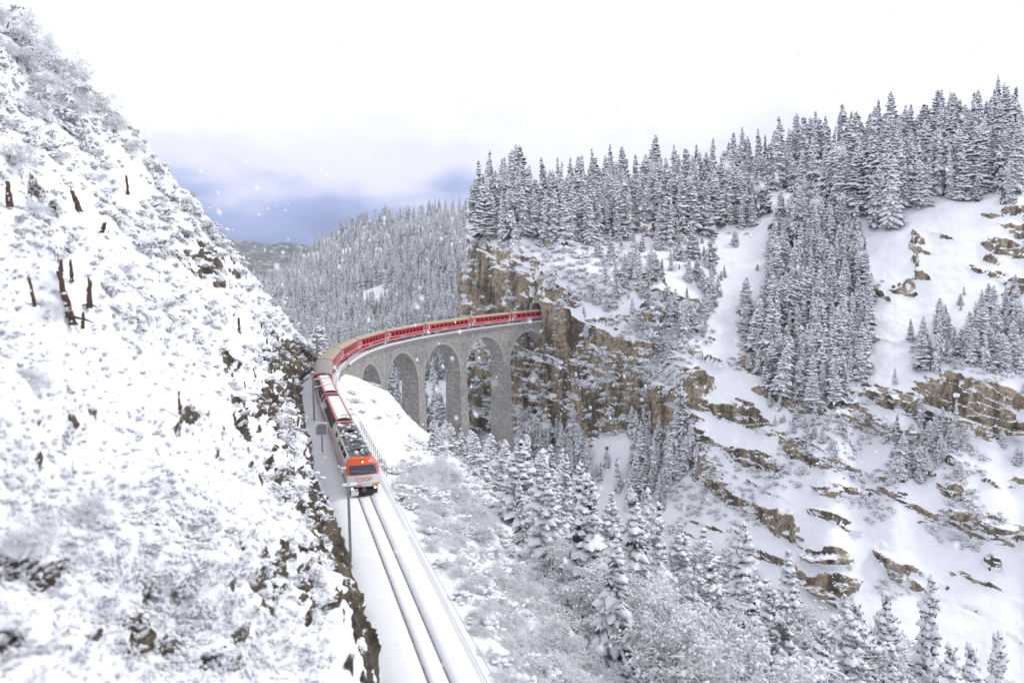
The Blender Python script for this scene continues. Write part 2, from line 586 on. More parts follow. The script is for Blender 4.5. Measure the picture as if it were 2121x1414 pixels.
# relief
N0 = grid_normals(blur2(P0[..., 0], 4)[..., None] * [1, 0, 0] + blur2(P0[..., 1], 4)[..., None] * [0, 1, 0] + blur2(P0[..., 2], 4)[..., None] * [0, 0, 1])
N0[N0[..., 1] > 0.2] *= -1
big = fbm(P0, .022, 3, seed=31, st=(1, 1, .45)) * 4.0
butt = fbm(P0, .085, 4, seed=41, st=(1, 1, .28), ridged=True)
blk = fbm(P0, .24, 4, seed=51, st=(1, 1, .8), ridged=True)
sm = fbm(P0, .5, 4, seed=61)
smooth_f = sst(.2, .8, ellipses(PXg + wx * .4, PYg + wy * .4, [(1020, 580, 60, 110), (1000, 780, 40, 120), (1330, 850, 90, 45), (1240, 850, 70, 45), (1170, 640, 30, 60)]))
butt2 = fbm(P0, .16, 4, seed=43, st=(1, 1, .12), ridged=True)
cliffz = sst(.2, .7, ellipses(PXg, PYg, [(1190, 700, 230, 230)]))
qs = P0[..., 2] * .92 + P0[..., 0] * .30 + fbm(P0, .06, 3, seed=45) * 5
fr = qs / 6.5 - np.floor(qs / 6.5)
led = np.where(fr < .82, fr / .82, (1 - fr) / .18) - .5
led2 = qs / 2.3 - np.floor(qs / 2.3) - .5
D = big * (.5 + .5 * rock) + rock * (butt * (1.0 + 1.8 * cliffz) + blk * 1.2 + sm * .5 + (1 - .85 * smooth_f) * (led * (2.6 - 1.5 * cliffz) * sst(-.3, .4, butt + .3 * sm) + led2 * (.6 - .35 * cliffz)) + smooth_f * (butt2 * 1.1 - blk * .8)) + (1 - rock) * (sm * .25 + fbm(P0, .12, 3, seed=71) * .7)
tun = line_np(np.array([191.0]), 0, 2.0)[0]
D *= np.clip((np.linalg.norm(P0 - tun, axis=-1) - 5) / 10, 0.08, 1)
P0 = P0 + N0 * D[..., None]
Ng = grid_normals(P0)
snowg = sst(.18, .62, Ng[..., 2] + .10 * fbm(P0, .3, 3, seed=81)) * .95
sl_ = P0[..., 2] * .90 + P0[..., 0] * .34 + fbm(P0, .08, 4, seed=48) * 2.4
stripe = sst(.30, .75, np.abs(sl_ / 2.6 - np.floor(sl_ / 2.6) - .5) * 2 + .8 * fbm(P0, .1, 3, seed=49)) * (1 - smooth_f)
snowg = snowg + .34 * rock * stripe * sst(.0, .35, Ng[..., 2])
snowg = np.clip(snowg * (1 - .42 * rock - .35 * smooth_f * rock) + (1 - rock) * .45 - .06 * rock, 0, 1.15)
P0 = np.concatenate([P0, (P0[:, -1:] + np.array([0, 50, -6])), (P0[:, -1:] + np.array([0, 130, -60]))], 1)
snowg = np.concatenate([snowg, np.ones((len(u_all), 2))], 1)
P0 = np.concatenate([P0[:, :1] * [1, 1, 0] + [0, -12, -95], P0], 1)
snowg = np.concatenate([snowg[:, :1], snowg], 1)


def in_tunnel(c):
    # quads inside the tunnel bore
    best = np.zeros(len(c), bool)
    near = np.linalg.norm(c - tun, axis=1) < 16
    idx = np.nonzero(near)[0]
    for s in np.arange(176, 206, 0.5):
        p = line_np(np.array([s]), 0, 0)[0]; a = np.interp(s, _S, _a)
        d = c[idx] - p
        al = d[:, 0] * math.sin(a) + d[:, 1] * math.cos(a); of = d[:, 0] * math.cos(a) - d[:, 1] * math.sin(a); h = d[:, 2]
        ins = (np.abs(al) < .5) & (np.abs(of) < 2.35) & (h > -0.6) & ((h < 3.2) | (of ** 2 + (h - 3.2) ** 2 < 2.35 ** 2))
        best[idx] |= ins
    return best


terrain('gorge_wall', P0, snowg, M_gorge, drop=in_tunnel)

# -- wooded hill behind the viaduct
BH = [
    (300, [(1000, 225), (900, 255), (740, 400), (650, 560), (625, 720)]),
    (450, [(1000, 225), (900, 255), (730, 400), (645, 560), (608, 720)]),
    (560, [(1000, 225), (900, 257), (725, 400), (642, 570), (588, 730)]),
    (620, [(1000, 228), (900, 260), (722, 400), (612, 600), (534, 760)]),
    (700, [(1000, 230), (900, 262), (720, 400), (585, 620), (478, 780)]),
    (800, [(1000, 232), (900, 264), (720, 400), (558, 620), (440, 780)]),
    (900, [(1000, 236), (900, 268), (720, 400), (545, 600), (424, 760)]),
    (1000, [(1000, 240), (900, 275), (720, 390), (540, 580), (420, 740)]),
    (1150, [(1000, 250), (900, 300), (720, 390), (540, 560), (420, 720)]),
]
bu = np.linspace(0, 8, 200); bvv = np.linspace(0, 4, 170)
bpx = np.array([c[0] for c in BH], float)
b_py = np.stack([np.interp(bu, np.arange(9), [c[1][j][0] for c in BH]) for j in range(5)], 1)
b_dp = np.stack([np.interp(bu, np.arange(9), [c[1][j][1] for c in BH]) for j in range(5)], 1)
bPX = np.repeat(np.interp(bu, np.arange(9), bpx)[:, None], 170, 1)
bPY = blur2(np.stack([np.interp(bvv, np.arange(5), r) for r in b_py]), 5)
bDP = blur2(np.stack([np.interp(bvv, np.arange(5), r) for r in b_dp]), 8)
P1 = ray(bPX, bPY) * bDP[..., None]
P1[..., 2] += fbm(P1, .012, 4, seed=3) * 12 + fbm(P1, .06, 3, seed=4) * 2.5
N1 = grid_normals(P1)
sn1 = np.clip(.85 - .8 * sst(.62, .4, N1[..., 2]), 0, 1)
P1 = np.concatenate([P1[:, :1] * [1, 1, 0] + [0, -15, -95], P1, P1[:, -1:] + np.array([0, 90, -20]), P1[:, -1:] + np.array([0, 260, -150])], 1)
sn1 = np.concatenate([sn1[:, :1], sn1, sn1[:, -1:], sn1[:, -1:]], 1)
terrain('back_hill', P1, sn1, M_gorge, step=1)

# -- far blue hills up the valley
fu = np.linspace(0, 1, 160); fv = np.linspace(0, 1, 50)
fx = -2200 + 3200 * fu[:, None] + 0 * fv[None]
fy = 2300 + 500 * fv[None] + 0 * fu[:, None]
crest = np.interp(fx, [-2200, -1100, -860, -700, -560, -300, 1000], [260, 190, 120, 90, 125, 190, 260])
fz = -150 + (crest + 150) * fv[None] ** .8
P2 = np.stack([fx, fy, fz], -1)
P2[..., 2] += fbm(P2, .004, 5, seed=13) * 60 * fv[None]
P2 = np.concatenate([P2, P2[:, -1:] + np.array([0, 500, -200])], 1)
terrain('far_hills', P2, np.full(P2.shape[:2], .30), M_far, step=1)

# -- slope on the left of the line, with the rock cutting at its foot
sd = 9.0 * np.exp(np.linspace(0, math.log(250 / 9.0), 640))
sl = sd - 67.5
tt = np.concatenate([np.linspace(0, 12, 100, endpoint=False), 12 + np.cumsum(np.linspace(.13, .95, 330))])
SS, TT = np.meshgrid(sl, tt, indexing='ij')
one = np.zeros_like(SS)
Pq = np.stack([SS, TT * .3, one], -1)
hc = np.clip(5.2 + 3.2 * fbm(Pq * [1, 0, 0], .05, 2, seed=2)[:, :1] * np.ones_like(TT), 2.5, 9)       # height of the cutting
hc = hc * (1 - .6 * np.exp(-((SS - 24) / 9) ** 2))
cut_len = hc / math.sin(math.radians(70))
t1 = np.minimum(TT, cut_len); t2 = np.maximum(TT - cut_len, 0)
TIL = math.radians(51.5)
curl = np.maximum(t2 - 70, 0)
oo = -2.9 - .9 * sst(-22, -4, SS) - t1 * math.cos(math.radians(70)) - t2 * math.cos(TIL) - .0006 * curl ** 2
hh = -.35 + t1 * math.sin(math.radians(70)) + t2 * math.sin(TIL) - .0022 * curl ** 2
# beyond the end of the cutting the slope runs on down into the gorge, and further on bends away to the left
dropd = sst(80, 150, SS) * 34
hh = hh - dropd; oo = oo + dropd * .78 + np.interp(SS, _Sx, _Ox) * sst(45, 70, SS) * (1 - sst(84, 104, SS))
oo = oo - np.maximum(SS - 118, 0) ** 2 * .022
PL = straight(SS, oo, hh)
nl = np.array([math.sin(TIL) * _cs, -math.sin(TIL) * _sn, math.cos(TIL)])
face = (TT < cut_len).astype(float); face = blur2(face, 4)
g1 = fbm(PL, .035, 3, seed=17) * 3.2
g2 = fbm(PL, .16, 4, seed=18, ridged=True) * 1.1
g3 = fbm(PL, .55, 4, seed=19) * .75 * (1 - .5 * face)
g4 = fbm(PL, 1.7, 3, seed=20) * .24 * (1 - .4 * face)
edge0 = sst(0, 2.0, TT)
DL = (g1 * sst(2, 14, TT) + g2 * .8 + g3 + g4) * (.12 + .88 * edge0)
PL = PL + nl * DL[..., None]
NL = grid_normals(PL)
lpx, lpy = pix(PL)
LROCK = [(420, 540, 75, 30, 35), (330, 500, 40, 16, 35, .8), (560, 880, 75, 50, 50), (620, 800, 45, 70, 10), (640, 1020, 80, 50, 45), (690, 1110, 50, 50, 50), (600, 1180, 60, 70, 50), (660, 1240, 50, 40, 40),
         (270, 1330, 60, 40), (370, 1350, 50, 30), (30, 1350, 50, 60), (130, 1330, 70, 22, 0, .9), (520, 860, 50, 30, 50), (480, 760, 40, 24, 50, .85), (590, 740, 50, 40, 45, .9), (440, 1370, 40, 20), (500, 1310, 30, 20, 0, .8), (20, 1180, 40, 40, 0, .8), (100, 1200, 40, 26, 0, .8)]
lr = ellipses(lpx + fbm(PL, .3, 3, seed=23) * 30, lpy + fbm(PL, .3, 3, seed=24) * 30, LROCK)
speck = fbm(PL, .45, 4, seed=25)
cutrock = face * sst(.0, .35, .34 + fbm(PL, .09, 4, seed=27)) * sst(.4, 1.2, TT)
lrock = np.clip(np.maximum(sst(.35, .8, lr + .35 * speck), cutrock), 0, 1)
DL2 = lrock * (fbm(PL, .45, 5, .62, seed=28, ridged=True) * .9 - .35)
PL = PL + nl * DL2[..., None]
NL = grid_normals(np.stack([blur2(PL[..., k], 3) for k in range(3)], -1))
snl = .5 + .62 * sst(.12, .62, NL[..., 2]) - lrock * (.80 - .38 * sst(.50, .80, NL[..., 2])) - .16 * sst(.25, .55, speck)
snl = snl - .22 * cutrock
terrain('left_hillside', PL, np.clip(snl, 0, 1.15), M_left)

# -- bank on the right of the line, falling into the gorge
sb = np.concatenate([np.linspace(-95, -62, 12, endpoint=False), 7.5 * np.exp(np.linspace(0, math.log(270 / 7.5), 340)) - 67.5])
tb = np.concatenate([np.linspace(0, 12, 60, endpoint=False), 12 + np.cumsum(np.linspace(.3, 2.2, 160))])
SB, TB = np.meshgrid(sb, tb, indexing='ij')
oin = np.interp(SB, _Sx, _Ox) * (1 - sst(92, 120, SB)) + 2.25 - 40 * sst(92, 125, SB)
hB = np.interp(TB, [0, .6, 2, 6, 18, 48, 88, 128, 210], [-.25, -.5, -.9, -2.6, -9, -30, -56, -70, -73])
hB = hB * (1 + .55 * sst(12, 55, SB) * sst(3, 14, TB))
dB = np.interp(SB, [70, 84, 95, 112, 130, 160], [0, 1.2, 12, 27, 44, 58])
hB = np.maximum(hB - dB, -66 - .02 * TB)
PB = straight(SB, oin + TB, hB)
e_ = sst(.3, 4, TB)
PB[..., 2] += (fbm(PB, .05, 3, seed=33) * 2.6 * sst(1, 16, TB) + fbm(PB, .3, 4, seed=34) * .8 + fbm(PB, 1.0, 3, seed=35) * .18) * e_
NB = grid_normals(PB)
snb = .62 + .5 * sst(.3, .7, NB[..., 2]) - .25 * sst(.3, .6, fbm(PB, .25, 3, seed=36)) * sst(6, 20, TB)
terrain('right_bank', PB, snb, M_bank)

# -- floor of the valley, out to the horizon
mb = MB()
mb.add([(-4000, -1500, -86), (4000, -1500, -86), (4000, 3330, -86), (-4000, 3330, -86)], [(0, 1, 2, 3)])
vf = mb.build('valley_floor', M_snow); vf['kind'] = 'structure'


def hit(px, py, only=None, dmin=4):
    d = Vector(ray(px, py)).normalized()
    best = None
    for n, b in BVHS:
        if only and n not in only: continue
        r = b.ray_cast(d * dmin, d)
        if r[0] is not None and (best is None or r[3] < best[3]): best = (r[0], r[1], n, r[3])
    return best


def ground(x, y, only=None):
    z = -86.0
    for n, b in BVHS:
        if only and n not in only: continue
        r = b.ray_cast(Vector((x, y, 400)), Vector((0, 0, -1)))
        if r[0] is not None and r[0].z > z: z = r[0].z
    return z

#@@PART2

# ------------------------------------------------------------------ materials of built things
M_steel = simple('rail_steel', (0.32, 0.315, 0.325), 0.6, 0.2, var=.4, scale=1.5)
M_ballast = simple('snowy_ballast', (0.30, 0.30, 0.31), 0.9, var=.5, scale=6)
M_concrete = simple('weathered_concrete', (0.30, 0.29, 0.27), 0.85, var=.25, scale=2)
M_galv = simple('galvanised_steel', (0.30, 0.32, 0.325), 0.5, 0.5, var=.2)
M_wire = simple('frosted_wire', (0.45, 0.47, 0.50), 0.6, 0.2)
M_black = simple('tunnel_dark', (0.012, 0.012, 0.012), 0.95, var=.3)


def masonry_mat():
    m, nt, b = mat_new('limestone_masonry')
    p = pos(nt)
    mp = nd(nt, 'ShaderNodeMapping', ins={'Scale': (1.7, 1.7, 2.9)})
    nt.links.new(p, mp.inputs[0])
    vo = nd(nt, 'ShaderNodeTexVoronoi', ins={'Scale': 1.0, 'Randomness': 0.85})
    nt.links.new(mp.outputs[0], vo.inputs['Vector'])
    ve = nd(nt, 'ShaderNodeTexVoronoi', feature='DISTANCE_TO_EDGE', ins={'Scale': 1.0, 'Randomness': 0.85})
    nt.links.new(mp.outputs[0], ve.inputs['Vector'])
    sp = nd(nt, 'ShaderNodeSeparateColor')
    nt.links.new(vo.outputs['Color'], sp.inputs[0])
    stone = ramp(nt, sp.outputs[0], [(0.0, (0.29, 0.283, 0.268)), (0.3, (0.38, 0.372, 0.355)), (0.7, (0.46, 0.45, 0.427)), (1.0, (0.57, 0.557, 0.53))])
    big = noise_node(nt, p, 0.16, 5, 0.6)
    stain = ramp(nt, big, [(0.32, (0.66, 0.66, 0.67)), (0.5, (0.92, 0.915, 0.90)), (0.68, (1.08, 1.05, 0.99))])
    mm = nd(nt, 'ShaderNodeMix', data_type='RGBA', blend_type='MULTIPLY', ins={'Factor': 1.0})
    nt.links.new(stone, mm.inputs['A']); nt.links.new(stain, mm.inputs['B'])
    ed = nd(nt, 'ShaderNodeMapRange', ins={'From Min': 0.02, 'From Max': 0.09, 'To Min': 0.0, 'To Max': 1.0})
    nt.links.new(ve.outputs['Distance'], ed.inputs['Value'])
    jc = mix(nt, ed.outputs[0], (0.26, 0.256, 0.247), mm.outputs['Result'])
    nt.links.new(jc, b.inputs['Base Color'])
    b.inputs['Roughness'].default_value = 0.9
    bump(nt, b, ed.outputs[0], 0.8, 0.06)
    return m


M_stone = masonry_mat()
M_voussoir = simple('dressed_voussoir', (0.40, 0.39, 0.36), 0.9, var=.35, scale=2.5)

# ------------------------------------------------------------------ track bed and rails
HEAD = 0.04


def sweep(name, prof, s0, s1, ds, mats, midx, parent=None, smooth=True, wob=0.0):
    """sweep an open cross-section (off, h) along the line"""
    S_ = np.arange(s0, s1 + ds / 2, ds)
    P = np.stack([line_np(S_, o, h) for o, h in prof], 1)
    if wob:
        n = fbm(P, .35, 4, seed=91) * wob
        P[..., 2] += n * np.array([0 if h < -.11 or abs(abs(o) - .5) < .14 else 1 for o, h in prof])[None]
    Q = grid_quads(*P.shape[:2])
    mi = np.tile(np.array(midx), len(S_) - 1)
    me = np_mesh(name, P.reshape(-1, 3), Q, mats, mi, smooth)
    return link(bpy.data.objects.new(name, me), parent)


bed_prof = [(-3.1, -.45), (-2.55, -.16), (-2.0, -.04), (-1.4, -.01), (-1.0, 0.0), (-.56, 0.0), (-.55, -.06), (-.45, -.06), (-.44, 0.0), (-.2, 0.0), (0, .01), (.2, 0.0),
            (.44, 0.0), (.45, -.06), (.55, -.06), (.56, 0.0), (1.0, 0.0), (1.4, -.01), (1.72, -.03), (1.82, -.06), (1.94, -.06), (2.02, .02), (2.3, .05), (2.34, -1.9)]
bed_m = [0] * 5 + [1, 1, 1] + [0] * 4 + [1, 1, 1] + [0] * 3 + [0, 0, 0, 0, 2]
bed = sweep('track_bed', bed_prof, -78, 88, 0.5, [M_snow_soft, M_ballast, M_concrete], bed_m, wob=.07)
bed['kind'] = 'structure'
trk = empty('railway_track', loc=line(-60))
tag(trk, 'single metre-gauge railway track with two dark rails in the snow', 'railway track')
trk_inv = trk.matrix_basis.inverted()


def keep(o, par):
    """parent an object whose mesh is in world coordinates"""
    o.parent = par
    o.matrix_parent_inverse = par.matrix_basis.inverted()
    return o


for sg in (-1, 1):
    pr = [(sg * .5 - .07, -.12), (sg * .5 - .025, -.08), (sg * .5 - .036, HEAD - .03), (sg * .5 - .036, HEAD), (sg * .5 + .036, HEAD), (sg * .5 + .036, HEAD - .03), (sg * .5 + .025, -.08), (sg * .5 + .07, -.12)]
    keep(sweep('rail', pr, -78, 205, 1.0, [M_steel], [0] * 7, smooth=False), trk)

# ------------------------------------------------------------------ viaduct
via = empty('stone_viaduct', loc=line(150, 0, -60))
tag(via, 'curved limestone railway viaduct on tall piers running into the cliff', 'viaduct')
VS0, VS1 = 84.0, 191.6
HW = 2.25                                     # half width of the masonry
CENT = [106.6, 126.0, 145.4, 164.8, 184.2]
SPAN, SPR, CROWN = 16.4, -10.9, -2.7
R_ = SPAN / 2


def soffit(s):
    for c in CENT:
        d = abs(s - c)
        if d < R_:
            return SPR + math.sqrt(max(R_ * R_ - d * d, 0)) * (CROWN - SPR) / R_
    return None


TOPH = -.55
piers = [(CENT[i] + CENT[i + 1]) / 2 for i in range(4)]
# spandrel walls with the arches cut out, built as columns along the line
ss = [VS0]
for c in CENT:
    ss += [c + R_ * math.sin(t) for t in np.linspace(-math.pi / 2, math.pi / 2, 33)]
ss += [VS1]
ss = sorted(set(round(x, 4) for x in ss if x <= VS1))
mb = MB()
rows = []
for s in ss:
    lo = soffit(s)
    if lo is None: lo = SPR
    if s <= CENT[0] - R_ + .001: lo = -30.0
    rows.append((s, lo))
extra = []
for i, (s, lo) in enumerate(rows):
    extra.append((s, lo))
    if abs(s - (CENT[0] - R_)) < .01: extra.append((s + .0005, SPR))
rows = extra
secs = []
for s, lo in rows:
    b_ = .012 * (-lo)
    secs.append([line(s, HW, TOPH), line(s, HW + b_, lo), line(s, -HW - b_, lo), line(s, -HW, TOPH)])
# subdivide front and back faces so the curve and batter stay even
mb.loft(secs, 0, closed=True, cap=True)
keep(mb.build('spandrel_wall', M_stone), via)
for pc in piers + [CENT[-1] + R_ + 1.5]:
    if pc > VS1: continue
    m2 = MB()
    sec = []
    for h in np.linspace(SPR + .02, -74, 14):
        k = (SPR - h)
        ws = 1.49 + k * .017; wo = HW + .012 * 10.9 + .02 + k * .020
        sec.append([line(pc - ws, wo, h), line(pc + ws, wo, h), line(pc + ws, -wo, h), line(pc - ws, -wo, h)])
    m2.loft(sec, 0)
    keep(m2.build('pier', M_stone), via)
    m3 = MB()                                  # putlog stones with caps of snow at the springing
    for sg in (-1, 1):
        for q in range(5):
            o_ = -1.7 + q * .85
            p = line_mat(pc + sg * 1.6, o_, SPR + .15)
            m3.box((-.22, -.16, -.2), (.22, .16, .12), 0, p)
            m3.box((-.22, -.15, .12), (.22, .15, .26), 1, p)
    o_ = keep(m3.build('springing_stones', [M_voussoir, M_snow]), via); o_['kind'] = 'stuff'
ring_src = None
for c in CENT:                                 # rings of dressed stones, just proud of the wall
    m4 = MB()
    nv_ = 34
    for k in range(nv_):
        a0 = math.pi * (k + .05) / nv_; a1 = math.pi * (k + .95) / nv_
        if c + R_ * math.cos(a1) > VS1 - .6 or c + R_ * math.cos(a0) > VS1 - .6: continue
        pts = []
        for off0, off1 in ((HW - .3, HW + .06), (-HW - .06, -HW + .3)):
            vs = []
            for a_, r_ in ((a0, R_ + .0), (a1, R_ + .0), (a1, R_ + .62), (a0, R_ + .62)):
                hz = SPR + math.sin(a_) * (CROWN - SPR) / R_ * r_; sx = c + math.cos(a_) * r_
                bt = .012 * (-hz) * (1 if off1 > 0 else -1)
                vs.append((sx, hz, bt))
            ring0 = [line(x, off0 + (b if off0 > 0 else b), z) for x, z, b in vs]
            ring1 = [line(x, off1 + b, z) for x, z, b in vs]
            m4.loft([ring0, ring1], 0)
    o_ = keep(m4.build('arch_ring', M_voussoir), via); o_['kind'] = 'stuff'
m5 = MB()                                      # little corbels carrying the deck edge
for s in np.arange(VS0 + .5, VS1 - .2, 0.95):
    for sg in (1, -1):
        m5.box((-.2, -.22, -.3), (.2, .22, .3), 0, line_mat(s, sg * (HW + .18), -.62))
o_ = keep(m5.build('corbels', M_voussoir), via); o_['kind'] = 'stuff'
dk_prof = [(2.66, -.32), (2.66, -.02), (2.3, .02), (1.5, -.03), (1.0, 0.0), (.58, -.01), (.56, -.1), (.44, -.1), (.42, -.01), (0, 0.0), (-.42, -.01), (-.44, -.1), (-.56, -.1), (-.58, -.01), (-1.0, 0), (-1.5, -.03), (-2.3, .02), (-2.66, -.02), (-2.66, -.32), (2.66, -.32)]
dk_m = [1, 0, 0, 0, 0, 2, 2, 2, 0, 0, 2, 2, 2, 0, 0, 0, 0, 1, 1]
keep(sweep('deck', dk_prof[::-1], 86.5, 206, 0.6, [M_snow_soft, M_voussoir, M_ballast], dk_m[::-1], smooth=False), via)
# deck edge carries a lip of snow
m6 = MB()
for sg in (1, -1):
    sec = []
    for s in np.arange(86.5, 191.8, .8):
        w_h = .10 + .05 * math.sin(s * 1.7) * math.sin(s * .6)
        sec.append([line(s, sg * 2.4, .0), line(s, sg * 2.45, w_h), line(s, sg * 2.62, w_h + .02), line(s, sg * 2.73, .03), line(s, sg * 2.72, -.12)])
    m6.loft(sec, 0, closed=True)
keep(m6.build('snow_ledge', M_snow, smooth=True), via)

# tunnel portal in the cliff
por = empty('tunnel_portal', line_mat(191.4, 0, 0))
tag(por, 'dark arched tunnel mouth cut in the brown cliff above the last arch', 'tunnel')
m7 = MB(); m8 = MB()


def horseshoe(r, wall, x, n=14, base=-.9):
    return [Vector((x, r, base))] + [Vector((x, r * math.cos(t), wall + r * math.sin(t))) for t in np.linspace(0, math.pi, n)] + [Vector((x, -r, base))]


ri, ro = 2.3, 2.95
pin = [horseshoe(ri, 3.1, x) for x in (-1.4, -1.4 + .01)]
a_in = horseshoe(ri, 3.1, -1.6); a_out = horseshoe(ro, 3.1, -1.6, base=-1.6); b_out = horseshoe(ro, 3.1, 3.0, base=-1.6); b_in = horseshoe(ri, 3.1, 3.0)
nn = len(a_in)
m7.add(a_in + a_out + b_out + b_in, [(i, i + 1, nn + i + 1, nn + i) for i in range(nn - 1)] + [(nn + i, nn + i + 1, 2 * nn + i + 1, 2 * nn + i) for i in range(nn - 1)] + [(3 * nn + i, 3 * nn + i + 1, i + 1, i) for i in range(nn - 1)])
m7.build('portal_ring', M_stone, por)
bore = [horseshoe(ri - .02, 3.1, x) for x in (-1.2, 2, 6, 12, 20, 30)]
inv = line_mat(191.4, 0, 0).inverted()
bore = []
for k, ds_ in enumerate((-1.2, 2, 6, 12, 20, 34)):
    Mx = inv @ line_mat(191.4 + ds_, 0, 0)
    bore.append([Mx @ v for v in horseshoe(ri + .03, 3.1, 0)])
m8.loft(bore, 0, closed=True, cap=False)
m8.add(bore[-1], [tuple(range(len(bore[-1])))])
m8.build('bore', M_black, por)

#@@PART3

# ------------------------------------------------------------------ train
M_red = simple('coach_red', (0.55, 0.008, 0.022), 0.35, var=.12, scale=1.5)
M_redd = simple('gangway_red', (0.28, 0.012, 0.015), 0.5)
M_tan = simple('olive_tan_roof', (0.37, 0.335, 0.25), 0.7, var=.16, scale=1.2)
M_grey = simple('grey_roof', (0.30, 0.295, 0.27), 0.7, var=.2, scale=1.2)
M_white = simple('white_paint', (0.78, 0.78, 0.77), 0.45)
M_silver = simple('loco_cream', (0.62, 0.60, 0.56), 0.45, var=.1)
M_glass = simple('dark_glass', (0.012, 0.014, 0.018), 0.12, spec=0.6)
M_pglass = simple('tinted_panorama_glass', (0.035, 0.05, 0.05), 0.10, spec=0.7)
M_wind = simple('windscreen_glass', (0.02, 0.055, 0.07), 0.12, spec=0.6)
M_dark = simple('underframe_black', (0.022, 0.022, 0.024), 0.8, var=.4)
M_ugrey = simple('underframe_grey', (0.11, 0.11, 0.115), 0.8, var=.3)
M_door = simple('door_grey', (0.55, 0.55, 0.54), 0.4)
M_yellow = simple('first_class_yellow', (0.75, 0.42, 0.02), 0.45)
M_orange = simple('loco_orange', (0.78, 0.088, 0.014), 0.4)
M_teal = simple('pale_teal_panel', (0.42, 0.62, 0.63), 0.4)
M_pink = simple('pink_print', (0.55, 0.20, 0.24), 0.5)
M_letter = simple('red_lettering', (0.70, 0.12, 0.10), 0.5)
M_lamp = simple('headlamp', (0.9, 0.7, 0.4), 0.3, emit=(1.0, 0.66, 0.28), est=1.6)
M_equip = simple('roof_equipment', (0.15, 0.15, 0.15), 0.6, var=.5, scale=2)

CPL = [0, 16.06, 34.62, 52.66, 70.17, 86.5, 103.6, 121.3, 140.3, 160.5, 178.1, 197.5]


def veh_mat(s0, s1):
    p0, p1 = line(s0 + 2.2, 0, HEAD), line(s1 - 2.2, 0, HEAD)
    X = (p1 - p0).normalized(); Y = Vector((0, 0, 1)).cross(X).normalized(); Z = X.cross(Y)
    p = p0 - X * (2.2 - .22)
    return Matrix(((X.x, Y.x, Z.x, p.x), (X.y, Y.y, Z.y, p.y), (X.z, Y.z, Z.z, p.z), (0, 0, 0, 1))), (line(s1) - line(s0)).length - .44


def text(body, size, mat, M, parent, name='lettering', ext=.004):
    c = bpy.data.curves.new(name, 'FONT')
    c.body = body; c.size = size; c.align_x = 'CENTER'; c.align_y = 'CENTER'; c.extrude = ext
    c.materials.append(mat)
    tmp = bpy.data.objects.new('tmp', c)
    me = bpy.data.meshes.new_from_object(tmp)
    bpy.data.objects.remove(tmp)
    if not me.materials: me.materials.append(mat)
    o = link(bpy.data.objects.new(name, me), parent)
    o.matrix_local = M
    o['kind'] = 'stuff'
    return o


def side_M(x, z, y=-1.345):      # on the side facing the gorge
    return Matrix(((1, 0, 0, x), (0, 0, -1, y), (0, 1, 0, z), (0, 0, 0, 1)))


def bogie(mb, x):
    mb.box((x - 1.25, -1.02, .28), (x + 1.25, -.86, .62)); mb.box((x - 1.25, .86, .28), (x + 1.25, 1.02, .62)); mb.box((x - .3, -1.0, .42), (x + .3, 1.0, .72))


def wheelset(x):
    w = MB()
    for sg in (-1, 1):
        w.tube([(x, sg * .53, .36), (x, sg * .66, .36)], .36, 14)
    w.tube([(x, -.53, .36), (x, .53, .36)], .07, 6)
    return w


GUT, TOPR, HWD = 2.82, 3.30, 1.32


